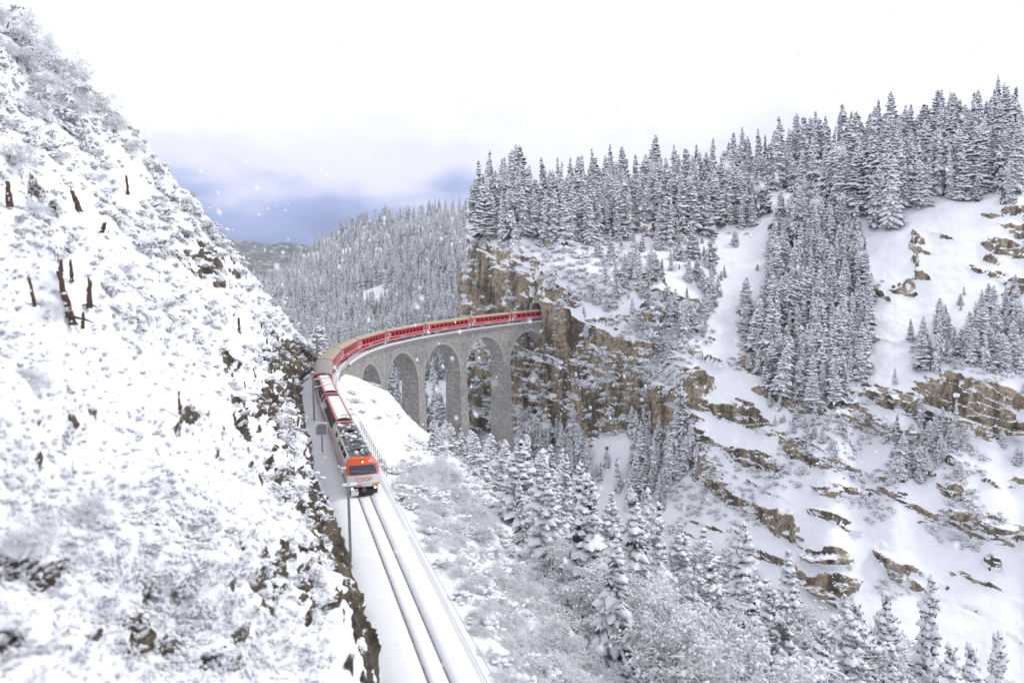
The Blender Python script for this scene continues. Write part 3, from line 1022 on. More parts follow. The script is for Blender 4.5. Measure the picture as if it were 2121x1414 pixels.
def coach(i, label, roof_mat, first=False, ribs=False, nwin=8, name='passenger_coach', flip=False):
    s0, s1 = CPL[i], CPL[i + 1]
    M, L = veh_mat(s0, s1)
    t = empty(name, M)
    tag(t, label, 'railway coach', 'coaches of the red train')
    b = MB()
    sec = [(-HWD + .08, .70), (-HWD, .82), (-HWD, GUT), (HWD, GUT), (HWD, .82), (HWD - .08, .70)]
    b.loft([[Vector((x, y, z)) for y, z in sec] for x in (0, L)])
    b.build('body', M_red, t)
    r = MB()
    arc = [(-HWD - .02, GUT + .004), (-HWD - .015, GUT + .07), (-1.18, 2.98), (-.9, 3.13), (-.5, 3.25), (0, TOPR), (.5, 3.25), (.9, 3.13), (1.18, 2.98), (HWD + .015, GUT + .07), (HWD + .02, GUT + .004)]
    r.loft([[Vector((x, y, z)) for y, z in arc] for x in (.02, L - .02)])
    ro = r.build('roof', roof_mat, t)
    if ribs:
        for y in np.linspace(-1.05, 1.05, 13):
            z = float(np.interp(abs(y), [0, .5, .9, 1.18], [TOPR, 3.25, 3.13, 2.98]))
            q = MB(); q.box((.1, y - .025, z - .02), (L - .1, y + .025, z + .035)); q.build('roof_rib', roof_mat, ro)
    else:
        q = MB(); q.box((-.16, -.16, TOPR - .03), (.16, .16, TOPR + .09)); vme = q.mesh('roof_vent', M_grey)
        for x in np.linspace(1.5, L - 1.5, 7):
            o = link(bpy.data.objects.new('roof_vent', vme), ro); o.location.x = x
    for x in (0.0, L):
        q = MB(); g = .05 if x == 0 else -.05
        q.loft([[Vector((x + dx, y * 1.015, z + .012 if z > GUT else z)) for y, z in arc] for dx in (-.03, .05)] if x == 0 else [[Vector((x + dx, y * 1.015, z + .012)) for y, z in arc] for dx in (-.05, .03)])
        q.build('end_rim', M_redd, ro)
        q = MB(); a0 = (-.22, -.01) if x == 0 else (L + .01, L + .22)
        q.box((a0[0], -.62, .85), (a0[1], .62, 2.75)); q.build('gangway', M_dark, t)
    x0, x1 = 1.75, L - 1.6
    wlo, whi = 1.62, 2.42
    pitch = (x1 - x0) / nwin
    wme = MB(); ww = pitch * .29
    wme.box((-ww, -.012, wlo), (ww, .012, whi)); wme = wme.mesh('window', M_glass)
    fr = MB()
    for a in ((-ww - .05, -ww), (ww, ww + .05)): fr.box((a[0], -.016, wlo - .05), (a[1], .016, whi + .05))
    fr.box((-ww, -.016, whi), (ww, .016, whi + .05)); fr.box((-ww, -.016, wlo - .05), (ww, .016, wlo))
    fme = fr.mesh('window_frame', M_redd)
    dm = MB(); dm.box((-.36, -.014, .95), (.36, .014, 2.55)); dme = dm.mesh('door', M_door)
    dg = MB(); dg.box((-.22, -.018, 1.7), (.22, .018, 2.4)); dgm = dg.mesh('door_window', M_glass)
    for sg in (-1, 1):
        for k in range(nwin):
            o = link(bpy.data.objects.new('window', wme), t); o.location = (x0 + pitch * (k + .62), sg * HWD, 0)
            f = link(bpy.data.objects.new('window_frame', fme), o)
        for x in (.52, L - .52):
            o = link(bpy.data.objects.new('door', dme), t); o.location = (x, sg * HWD, 0)
            link(bpy.data.objects.new('door_window', dgm), o)
        q = MB(); y0, y1 = (sg * HWD - .008, sg * HWD + .008)
        q.box((1.0, y0, 1.40), (L - 1.0, y1, 1.47)); q.build('stripe', M_white, t)
        q = MB(); q.box((.95, y0 - .002, GUT - .16), (L - .95, y1 + .002, GUT - .05)); q.build('upper_stripe', M_yellow if first else M_white, t) if first else None
        q = MB(); q.box((1.22, y0 - .003, 1.6), (1.5, y1 + .003, 2.5)); q.build('end_panel', M_white, t)
    text('Rhätische Bahn', .40, M_white, side_M(L * .40, 1.16, -HWD - .012), t)
    lt = text('Rhätische Bahn', .40, M_white, Matrix(((-1, 0, 0, L * .60), (0, 0, 1, HWD + .012), (0, 1, 0, 1.16), (0, 0, 0, 1))), t)
    u = MB(); u.box((.3, -1.15, .50), (L - .3, 1.15, .70)); u.box((L * .38, -1.2, .22), (L * .52, 1.2, .52)); u.box((L * .58, -1.15, .25), (L * .66, 1.15, .52))
    u.build('underframe', M_ugrey, t)
    for x in (2.7, L - 2.7):
        q = MB(); bogie(q, x); bo = q.build('bogie', M_dark, t)
        for dx in (-.9, .9): wheelset(x + dx).build('wheelset', M_steel, bo)
    return t


coach(3, 'grey ribbed-roof coach between the panorama coaches and the curve', M_grey, ribs=True, nwin=7)
coach(4, 'tan ribbed-roof coach turning onto the viaduct at the bend', M_tan, ribs=True, nwin=7)
coach(5, 'red coach above the first stone arch, nearest the bend', M_tan, nwin=7)
coach(6, 'red coach above the second stone arch of the viaduct', M_tan, nwin=7)
coach(7, 'bright red coach above the third stone arch, before the yellow-striped one', M_tan, nwin=9)
coach(8, 'red coach with a yellow stripe above its windows', M_tan, first=True, nwin=9)
coach(9, 'red coach between the yellow-striped coach and the tunnel coach', M_tan, nwin=8)
coach(10, 'last red coach, half inside the tunnel mouth', M_tan, nwin=8)


def panorama(i, label):
    M, L = veh_mat(CPL[i], CPL[i + 1])
    t = empty('panorama_coach', M)
    tag(t, label, 'railway coach', 'coaches of the red train')
    sec = [(-1.24, .70), (-1.32, .82), (-1.32, 1.55), (1.32, 1.55), (1.32, .82), (1.24, .70)]
    b = MB(); b.loft([[Vector((x, y, z)) for y, z in sec] for x in (0, L)]); b.build('body', M_red, t)
    up = [(-1.315, 1.555), (-1.30, 2.15), (-1.14, 2.62), (-.74, 3.12), (-.66, 3.17), (.66, 3.17), (.74, 3.12), (1.14, 2.62), (1.30, 2.15), (1.315, 1.555)]

    def band(x0, x1, name, mat, k=1.0):
        q = MB(); q.loft([[Vector((x, y * k, 1.55 + (z - 1.55) * k + .003)) for y, z in up] for x in (x0, x1)]); return q.build(name, mat, t)
    band(0.0, .75, 'end_band', M_red, 1.012); band(L - .75, L, 'end_band', M_red, 1.012)
    band(.76, 1.75, 'end_panel', M_teal, 1.006); band(L - 1.75, L - .76, 'end_panel', M_teal, 1.006)
    band(1.76, L - 1.76, 'glazing_core', M_dark, .97)
    npan = 7; pl = (L - 3.56) / npan
    for sg in (-1, 1):
        for k in range(npan):
            xa = 1.79 + k * pl; xb = xa + pl - .05
            q = MB()
            prof = [(1.315, 1.6), (1.305, 2.13), (1.15, 2.60), (.80, 3.02)]
            vs = [Vector((x, sg * y, z)) for x in (xa, xb) for y, z in prof] + [Vector((x, sg * (y - .04), z - .02)) for x in (xa, xb) for y, z in prof]
            q.add(vs, [(0, 1, 5, 4), (1, 2, 6, 5), (2, 3, 7, 6), (0, 4, 12, 8), (3, 11, 15, 7), (0, 8, 9, 1), (1, 9, 10, 2), (2, 10, 11, 3), (4, 5, 13, 12), (5, 6, 14, 13), (6, 7, 15, 14), (8, 12, 13, 9), (9, 13, 14, 10), (10, 14, 15, 11)])
            q.build('window', M_pglass, t)
        q = MB(); q.box((1.7, sg * .76 - .09, 3.02), (L - 1.7, sg * .76 + .09, 3.19)); q.build('roof_rail', M_red, t)
    r = MB(); r.box((1.7, -.66, 3.05), (L - 1.7, .66, 3.20)); ro = r.build('roof', M_grey, t)
    # snow lying along the roof
    nx, ny = 60, 9
    gx = np.linspace(1.9, L - 1.9, nx); gy = np.linspace(-.64, .64, ny)
    GX, GY = np.meshgrid(gx, gy, indexing='ij')
    n = fbm(np.stack([GX + i * 31, GY, 0 * GX], -1), 1.2, 4, seed=6)
    GZ = 3.19 + np.clip((.10 + .09 * n) * np.clip((.66 - np.abs(GY)) * 5, 0, 1), -.01, 1)
    link(bpy.data.objects.new('roof_snow', np_mesh('roof_snow', np.stack([GX, GY, GZ], -1).reshape(-1, 3), grid_quads(nx, ny), [M_snow], smooth=True)), ro)
    for xs in ((.95, 1.15, 1.35, 1.55), (L - 1.55, L - 1.35, L - 1.15, L - .95)):
        q = MB()
        for x in xs: q.box((x - .03, -.7, 3.18), (x + .03, .7, 3.26))
        for y in (-.7, .7): q.box((xs[0] - .05, y - .03, 3.18), (xs[-1] + .05, y + .03, 3.262))
        q.build('roof_grille', M_dark, ro)
    for sg in (-1, 1):
        q = MB(); q.box((1.2, sg * 1.32 - .008, 1.36), (L - 1.2, sg * 1.32 + .008, 1.43)); q.build('stripe', M_white, t)
        for x in (.45, L - .45):
            q = MB(); q.box((x - .3, sg * 1.332 - .012, .95), (x + .3, sg * 1.332 + .012, 2.1)); q.build('door', M_white, t)
    u = MB(); u.box((.3, -1.12, .46), (L - .3, 1.12, .70)); u.build('underframe', M_ugrey, t)
    for x in (0.0, L):
        a0 = (-.22, -.01) if x == 0 else (L + .01, L + .22)
        q = MB(); q.box((a0[0], -.62, .85), (a0[1], .62, 2.7)); q.build('gangway', M_dark, t)
    for x in (2.7, L - 2.7):
        q = MB(); bogie(q, x); bo = q.build('bogie', M_dark, t)
        for dx in (-.9, .9): wheelset(x + dx).build('wheelset', M_steel, bo)


panorama(1, 'glass-sided panorama coach coupled right behind the orange locomotive')
panorama(2, 'glass-sided panorama coach next to the grey-roofed coach')


def locomotive():
    M, L = veh_mat(CPL[0], CPL[1])
    L += .1
    t = empty('locomotive', M)
    tag(t, 'white electric locomotive with orange cab front leading the train', 'locomotive')
    W = 1.36
    sec = [(-W + .06, .78), (-W, .9), (-W, 2.55), (-1.08, 3.02), (-.98, 3.08), (.98, 3.08), (1.08, 3.02), (W, 2.55), (W, .9), (W - .06, .78)]
    b = MB(); b.loft([[Vector((x, y, z)) for y, z in sec] for x in (1.25, L)]); b.build('body', M_silver, t)

    def fx(y, z):      # the cab front in plan and profile
        base = float(np.interp(z, [.75, 1.0, 1.82, 2.62, 3.08], [.10, .02, .06, .46, .86]))
        return base + .26 * (abs(y) / W) ** 2.4

    def panel(name, zs, ys, mat, off=0.0, par=t, back=True):
        nx_, ny_ = len(zs), len(ys)
        vs = []
        for z in zs:
            for y in ys:
                vs.append(Vector((fx(y, z) - off, y, z)))
        if back:
            for z in zs:
                for y in ys: vs.append(Vector((1.3 if off == 0 else fx(y, z) + .01, y, z)))
        N_ = nx_ * ny_; fs = []
        for a in range(nx_ - 1):
            for c in range(ny_ - 1):
                fs.append((a * ny_ + c, a * ny_ + c + 1, (a + 1) * ny_ + c + 1, (a + 1) * ny_ + c))
                if back: fs.append(tuple(N_ + i for i in (a * ny_ + c, (a + 1) * ny_ + c, (a + 1) * ny_ + c + 1, a * ny_ + c + 1)))
        if back:
            for a in range(nx_ - 1):
                for c in (0, ny_ - 1): fs.append((a * ny_ + c, (a + 1) * ny_ + c, N_ + (a + 1) * ny_ + c, N_ + a * ny_ + c))
            for c in range(ny_ - 1):
                for a in (0, nx_ - 1): fs.append((a * ny_ + c, a * ny_ + c + 1, N_ + a * ny_ + c + 1, N_ + a * ny_ + c))
        q = MB(); q.add(vs, fs); return q.build(name, mat, par)
    ys = list(np.linspace(-W, W, 17))
    panel('cab_front', list(np.linspace(.80, 1.80, 6)), ys, M_white)
    # cab upper: orange, narrowing to the roof
    q = MB(); rings = []
    for z in np.linspace(1.805, 3.10, 8):
        wy = float(np.interp(z, [1.8, 2.55, 3.02, 3.1], [W, W, 1.08, 1.0]))
        yy = np.linspace(-wy, wy, 17)
        rings.append([Vector((fx(y * W / wy, min(z, 3.08)), y, z)) for y in yy] + [Vector((1.4, wy, z)), Vector((1.4, -wy, z))])
    q.loft(rings); cab = q.build('cab_upper', M_orange, t)
    ysw = list(np.linspace(-1.14, 1.14, 13))
    ws_ = panel('windscreen', list(np.linspace(1.88, 2.60, 5)), ysw, M_wind, .018, cab)
    q = MB(); q.box((-.012, -1.05, -.02), (.012, 1.05, .02), 0, Matrix.Translation((fx(.4, 2.12) - .06, 0, 2.10)) @ Matrix.Rotation(math.radians(5), 4, 'X')); q.build('wiper', M_galv, ws_)
    panel('orange_stripe', [.86, 1.06], [y for y in ys], M_orange, .012)
    panel('snow_plate', [.80, 1.04], [y for y in ys if -.75 < y < .2], M_snow, .035)
    text('COOP', .50, M_letter, Matrix(((0, 0, -1, fx(0, 1.43) - .03), (-1, 0, 0, 0), (0, 1, 0, 1.43), (0, 0, 0, 1))), t)
    tl = math.atan2(.40, .46)
    text('641', .36, M_white, Matrix(((0, math.sin(tl), -math.cos(tl), fx(.8, 2.84) - .03), (-1, 0, 0, -.72), (0, math.cos(tl), math.sin(tl), 2.84), (0, 0, 0, 1))), t)

    def lamp(y, z, r):
        x = fx(y, z)
        q = MB(); q.tube([(x - .07, y, z), (x + .1, y, z)], r, 14); o = q.build('headlight', M_lamp, t)
        q = MB(); q.tube([(x - .05, y, z), (x + .1, y, z)], r * 1.5, 14); q.build('headlight_housing', M_dark, o)
    lamp(0, 2.84, .11); lamp(-.98, .66, .12); lamp(.98, .66, .12)
    # under the cab: beam, plough, coupler
    u = MB(); u.box((.25, -1.2, .55), (1.5, 1.2, .80)); u.box((.9, -1.22, .30), (L - .3, 1.22, .78)); u.build('underframe', M_dark, t)
    q = MB()
    q.add([(-.25, 0, .08), (-.25, 0, .50), (.45, 1.2, .08), (.35, 1.2, .50), (.45, -1.2, .08), (.35, -1.2, .50)], [(0, 2, 3, 1), (0, 1, 5, 4), (0, 4, 2), (1, 3, 5), (2, 4, 5, 3)])
    q.build('snowplough', M_dark, t)
    q = MB(); q.tube([(-.28, 0, .62), (.3, 0, .62)], [.2, .12], 10); q.build('coupler', M_ugrey, t)
    q = MB(); q.add([(.10, y, z) for y, z in ((.45, .45), (1.1, .42), (1.05, .60), (.5, .66))] + [(-.12, y, z) for y, z in ((.5, .12), (1.12, .12), (1.1, .42), (.45, .45))], [(0, 1, 2, 3), (4, 5, 6, 7), (0, 1, 6, 7)]); q.build('plough_snow', M_snow, t)
    for sg in (-1, 1):
        q = MB(); q.tube([(.7, sg * 1.36, 2.2), (.62, sg * 1.72, 2.28)], .04, 6); q.box((.55, sg * 1.72 - .12, 2.02), (.66, sg * 1.72 + .12, 2.36)); m_ = q.build('mirror', M_silver, t)
        q = MB(); q.box((.5, sg * 1.62 - .22, 2.37), (.72, sg * 1.62 + .22, 2.50)); q.build('mirror_snow', M_snow, m_)
        for xa, xb in ((3.0, 5.0), (5.4, 7.4), (7.8, 9.6), (11.5, 13.2)):
            q = MB(); nrm = Vector((0, sg * .47, .28)).normalized() * .012
            c4 = [Vector((x, sg * y, z)) for x, y, z in ((xa, 1.30, 2.645), (xb, 1.30, 2.645), (xb, 1.12, 2.96), (xa, 1.12, 2.96))]
            q.loft([[p - nrm for p in c4], [p + nrm for p in c4]]); q.build('louvre', M_glass, t)
        q = MB(); q.box((1.7, sg * W - .012, 1.75), (2.3, sg * W + .012, 2.42)); q.build('side_window', M_glass, t)
        for cx_, cz, rx, rz in ((3.4, 1.55, .5, .42), (5.0, 1.7, .42, .5), (6.5, 1.5, .5, .4), (8.2, 1.7, .45, .45), (2.6, 1.2, .3, .3)):
            q = MB(); ring = [(cx_ + rx * math.cos(a), sg * (W + .006), cz + rz * math.sin(a)) for a in np.linspace(0, 2 * math.pi, 16, endpoint=False)]
            q.loft([ring, [(x, y - sg * .012, z) for x, y, z in ring]]); q.build('print_spot', M_pink, t)
        q = MB(); q.box((1.5, sg * W - .008, .92), (L - .2, sg * W + .008, 1.06)); q.build('side_stripe', M_orange, t)
    # roof gear
    q = MB(); q.box((1.5, -.97, 3.085), (L - .05, .97, 3.12)); rf = q.build('roof', M_equip, t)
    q = MB(); rr = random.Random(5)
    for x in np.arange(2.2, L - 1, 1.15):
        for y in (-.55, .0, .55):
            if rr.random() < .7:
                w, l, h = rr.uniform(.12, .28), rr.uniform(.2, .5), rr.uniform(.12, .34)
                q.box((x - l, y - w, 3.11), (x + l, y + w, 3.12 + h))
    for y in (-.75, .75): q.tube([(2, y, 3.3), (L - .6, y, 3.3)], .035, 5)
    q.build('roof_gear', M_equip, rf)
    for xb in (4.0, 12.2):
        q = MB()
        q.box((xb - .8, -.75, 3.35), (xb + .8, .75, 3.41))
        top = (xb + .3, 4.7) if xb > 8 else (xb + .2, 3.72)
        for y in (-.35, .35):
            q.tube([(xb - .6, y, 3.42), (xb + 1.0, y * .7, (3.42 + top[1]) / 2)], .035, 5); q.tube([(xb + 1.0, y * .7, (3.42 + top[1]) / 2), (top[0], y * .6, top[1])], .03, 5)
        q.tube([(top[0], -.75, top[1] - .1), (top[0], -.5, top[1]), (top[0], .5, top[1]), (top[0], .75, top[1] - .1)], .04, 5)
        q.build('pantograph', M_ugrey, rf)
    q = MB()
    for _ in range(70):                       # clods of snow on the roof
        x, y = rr.uniform(1.6, L - .4), rr.uniform(-.85, .85); w, h = rr.uniform(.10, .42), rr.uniform(.03, .12)
        z = 3.12 + rr.choice([0, .1, .25])
        ring = [[Vector((x + w * f * math.cos(a) * rr.uniform(.7, 1.2), y + w * f * .8 * math.sin(a) * rr.uniform(.7, 1.2), z + h * g)) for a in np.linspace(0, 2 * math.pi, 7, endpoint=False)] for f, g in ((1, -.2), (.9, .5), (.45, 1))]
        q.loft(ring)
    sn = q.build('roof_snow', M_snow, rf, smooth=True); sn['kind'] = 'stuff'
    for x in (3.2, L - 3.0):
        q = MB(); bogie(q, x); bo = q.build('bogie', M_dark, t)
        for dx in (-1.0, 1.0): wheelset(x + dx).build('wheelset', M_steel, bo)


locomotive()

# ------------------------------------------------------------------ overhead line
POLES = [(35.0, -2.25, 6.0, 'catenary mast beside the rock cutting and first panorama coach'), (82.0, -2.6, 6.2, 'dark catenary mast at the bend behind the grey-roofed coach'),
         (101.0, -2.45, 5.7, 'snowy catenary mast on the viaduct behind the first red coach'), (126.0, -2.45, 5.7, 'snowy catenary mast on the viaduct above the second arch'), (148.0, -2.45, 5.6, 'snowy catenary mast behind the yellow-striped coach'), (169.5, -2.45, 5.6, 'snowy catenary mast nearest the tunnel mouth'), (-50, -2.75, 6.6, None)]
for s, off, H_, lab in POLES:
    if lab is None: continue
    Mx = line_mat(s, off, -.3 if s > 86 else -.5)
    t = empty('catenary_mast', Mx)
    tag(t, lab, 'mast', 'catenary masts along the line')
    q = MB(); H2 = H_ + .5
    q.box((-.12, -.11, 0), (-.10, .11, H2)); q.box((.10, -.11, 0), (.12, .11, H2)); q.box((-.10, -.018, 0), (.10, .018, H2)); q.build('post', M_galv, t)
    q = MB(); q.box((-.25, -.25, -.4), (.25, .25, .12)); q.build('footing', M_concrete, t)
    d = -off
    q = MB(); q.tube([(0, -.1, 5.5), (0, -d + .05, 5.8)], .035, 6); q.tube([(0, -.1, 4.3), (0, -d + .2, 5.7)], .03, 6); q.tube([(0, -.12, 4.55), (0, -d - .35, 4.98)], .028, 6); arm = q.build('cantilever', M_galv, t)
    q = MB(); q.tube([(0, -.12, 5.56), (0, -d + .1, 5.85)], [.07, .045], 6); q.tube([(0, -.15, 4.61), (0, -d - .3, 5.03)], [.06, .04], 6); q.tube([(0, 0, H2), (0, 0, H2 + .16)], [.16, .06], 8); q.build('rime_snow', M_snow, arm)
    q = MB()
    for z0, y0 in ((5.5, -.25), (4.35, -.3)):
        for k in range(4): q.tube([(0, y0 - k * .08, z0 + k * .012), (0, y0 - k * .08 - .04, z0 + k * .012)], .075, 8)
    q.build('insulator', M_dark, arm)
sp = sorted(p[0] for p in POLES) + [190.5]
wire = empty('overhead_wire', loc=line(40, 0, 5.5))
tag(wire, 'frosted overhead contact line strung above the track', 'wire')
for nm, hw, sag, rr_ in (('contact_wire', 4.8, .04, .02), ('carrier_wire', 5.7, .6, .024)):
    q = MB(); pts = []
    for a, b in zip(sp[:-1], sp[1:]):
        for k in range(8):
            u = k / 8; pts.append(line(a + (b - a) * u, 0, hw - sag * 4 * u * (1 - u)))
    q.tube(pts, rr_, 4); keep(q.build(nm, M_wire), wire)

# ------------------------------------------------------------------ railings


def railing(name, label, s0, s1, off, step, hgt, mat, snowtop=True):
    t = empty(name, loc=line(s0, off, 0)); tag(t, label, 'railing', 'railings along the line')
    pm = MB(); pm.box((-.03, -.03, -.15), (.03, .03, hgt)); pme = pm.mesh('post', mat)
    capm = MB(); capm.box((-.045, -.045, hgt), (.045, .045, hgt + .07)); cme = capm.mesh('snow_cap', M_snow)
    for s in np.arange(s0, s1, step):
        o = link(bpy.data.objects.new('post', pme), t); o.matrix_local = t.matrix_basis.inverted() @ line_mat(s, off, 0)
        link(bpy.data.objects.new('snow_cap', cme), o)
    for h in (hgt * .5, hgt - .03):
        q = MB(); q.tube([line(s, off, h) for s in np.arange(s0, s1 + .1, 1.5)], .025, 5); keep(q.build('bar', mat), t)
    if snowtop:
        q = MB(); q.tube([line(s, off, hgt + .03) for s in np.arange(s0, s1 + .1, 1.0)], .045, 5); keep(q.build('rail_snow', M_snow), t)


railing('railing', 'snow-topped railing along the inner edge of the viaduct deck', 66, 190.5, 2.5, 1.9, 1.05, M_galv)
railing('railing', 'railing along the outer edge of the viaduct behind the coaches', 92, 190.5, -2.58, 1.9, 1.05, M_galv)
railing('railing', 'thin dark fence beside the locomotive on the snowy bank', 6, 30, 2.75, 1.6, 1.0, M_galv, False)

# ------------------------------------------------------------------ post by the cab, trackside mirror board
t = empty('trackside_post', line_mat(-13.0, -2.45, -.4))
tag(t, 'dark steel post with a snowy top bracket in front of the locomotive', 'post')
q = MB(); q.box((-.10, -.09, 0), (-.08, .09, 5.4)); q.box((.08, -.09, 0), (.10, .09, 5.4)); q.box((-.08, -.02, 0), (.08, .02, 5.4)); q.build('post', M_galv, t)
q = MB(); q.box((-.05, -.55, 5.12), (.05, .35, 5.22)); br = q.build('bracket', M_galv, t)
q = MB(); q.loft([[Vector((x, y, 5.22 + h)) for x, h in ((-.12, 0), (-.1, .12), (0, .2), (.1, .12), (.12, 0))] for y in (-.6, -.45, -.2, .1, .38)]); q.build('snow_cap', M_snow, br)
Mx = line_mat(18.0, -2.35, -1.6)
t = empty('trackside_mirror', Mx)
tag(t, 'grey rounded-square trackside mirror on a post by the rock cutting', 'mirror')
q = MB(); q.tube([(0, 0, 0), (0, 0, 3.6)], .07, 8); q.build('post', M_galv, t)
q = MB(); q.box((-.16, -.14, .0), (.16, .14, 1.0)); q.build('post_base', M_concrete, t)


def rsq(w, r, x, n=5):
    out = []
    for cx_, cz, a0 in ((w - r, w - r, 0), (-w + r, w - r, 90), (-w + r, -w + r, 180), (w - r, -w + r, 270)):
        for k in range(n):
            a = math.radians(a0 + 90 * k / (n - 1)); out.append(Vector((x, -(cx_ + r * math.cos(a)), 3.9 + cz + r * math.sin(a))))
    return out


Ry = Matrix.Rotation(math.radians(-14), 4, 'Z')
q = MB(); q.loft([[Ry @ v for v in rsq(.62, .16, x)] for x in (-.08, .08)]); fr_ = q.build('frame', M_white, t)
q = MB(); q.loft([[Ry @ v for v in rsq(.52, .12, x)] for x in (-.10, -.081)]); q.build('glass', simple('mirror_face', (0.36, 0.37, 0.385), 0.3, var=.3), fr_)
q = MB()
for y, z in ((.22, 4.2), (-.3, 4.25)): q.tube([Ry @ Vector((-.115, y, z)), Ry @ Vector((-.10, y, z))], .06, 8)
q.build('reflector', simple('reflector_red', (0.5, 0.05, 0.04), 0.4), fr_)
q = MB(); q.box((-.12, -.55, 4.521), (.12, .55, 4.62), 0, Ry); q.build('snow_cap', M_snow, fr_)

# ------------------------------------------------------------------ vegetation: meshes
def needle_mat():
    m, nt, b = mat_new('dark_spruce_needles')
    f = noise_node(nt, pos(nt), 4.0, 4, 0.65)
    oi = nd(nt, 'ShaderNodeObjectInfo')
    fz = nd(nt, 'ShaderNodeMath', operation='POWER', ins={1: 2.2}); nt.links.new(oi.outputs['Random'], fz.inputs[0])
    fm = nd(nt, 'ShaderNodeMath', operation='MULTIPLY', ins={1: .58}); nt.links.new(fz.outputs[0], fm.inputs[0])
    nc = ramp(nt, f, [(0.3, (0.008, 0.011, 0.011)), (0.55, (0.028, 0.034, 0.032)), (0.75, (0.12, 0.13, 0.135))])
    nt.links.new(mix(nt, fm.outputs[0], nc, (0.52, 0.53, 0.56)), b.inputs['Base Color'])
    b.inputs['Roughness'].default_value = 0.8
    b.inputs['Specular IOR Level'].default_value = 0.15
    return m


def rimed_mat(name, bark, lo=-.45, hi=.25, amt=1.0):
    """twigs carrying snow on whatever side faces up"""
    m, nt, b = mat_new(name)
    g = nd(nt, 'ShaderNodeNewGeometry')
    sp_ = nd(nt, 'ShaderNodeSeparateXYZ'); nt.links.new(g.outputs['True Normal'], sp_.inputs[0])
    n = noise_node(nt, pos(nt), 3.0, 3, 0.6)
    ad = nd(nt, 'ShaderNodeMath', operation='MULTIPLY_ADD', ins={1: .8, 2: -.4}); nt.links.new(n, ad.inputs[0])
    su = nd(nt, 'ShaderNodeMath', operation='ADD'); nt.links.new(sp_.outputs['Z'], su.inputs[0]); nt.links.new(ad.outputs[0], su.inputs[1])
    mr = nd(nt, 'ShaderNodeMapRange', ins={'From Min': lo, 'From Max': hi, 'To Max': amt}); nt.links.new(su.outputs[0], mr.inputs['Value'])
    nt.links.new(mix(nt, mr.outputs[0], bark, (0.84, 0.855, 0.885)), b.inputs['Base Color'])
    b.inputs['Roughness'].default_value = 0.8
    b.inputs['Specular IOR Level'].default_value = 0.15
    return m


M_needle = needle_mat()
M_bark = simple('spruce_bark', (0.07, 0.055, 0.045), 0.9, var=.4, scale=4)
M_twig = rimed_mat('rimed_twigs', (0.58, 0.575, 0.58), -1.0, -.4)
M_scrub = rimed_mat('rimed_scrub', (0.16, 0.14, 0.12), -.8, .0)
M_stump = simple('weathered_wood', (0.075, 0.045, 0.028), 0.9, var=.6, scale=5, bmp=.5)
TREE_MATS = [M_needle, M_snow, M_bark]


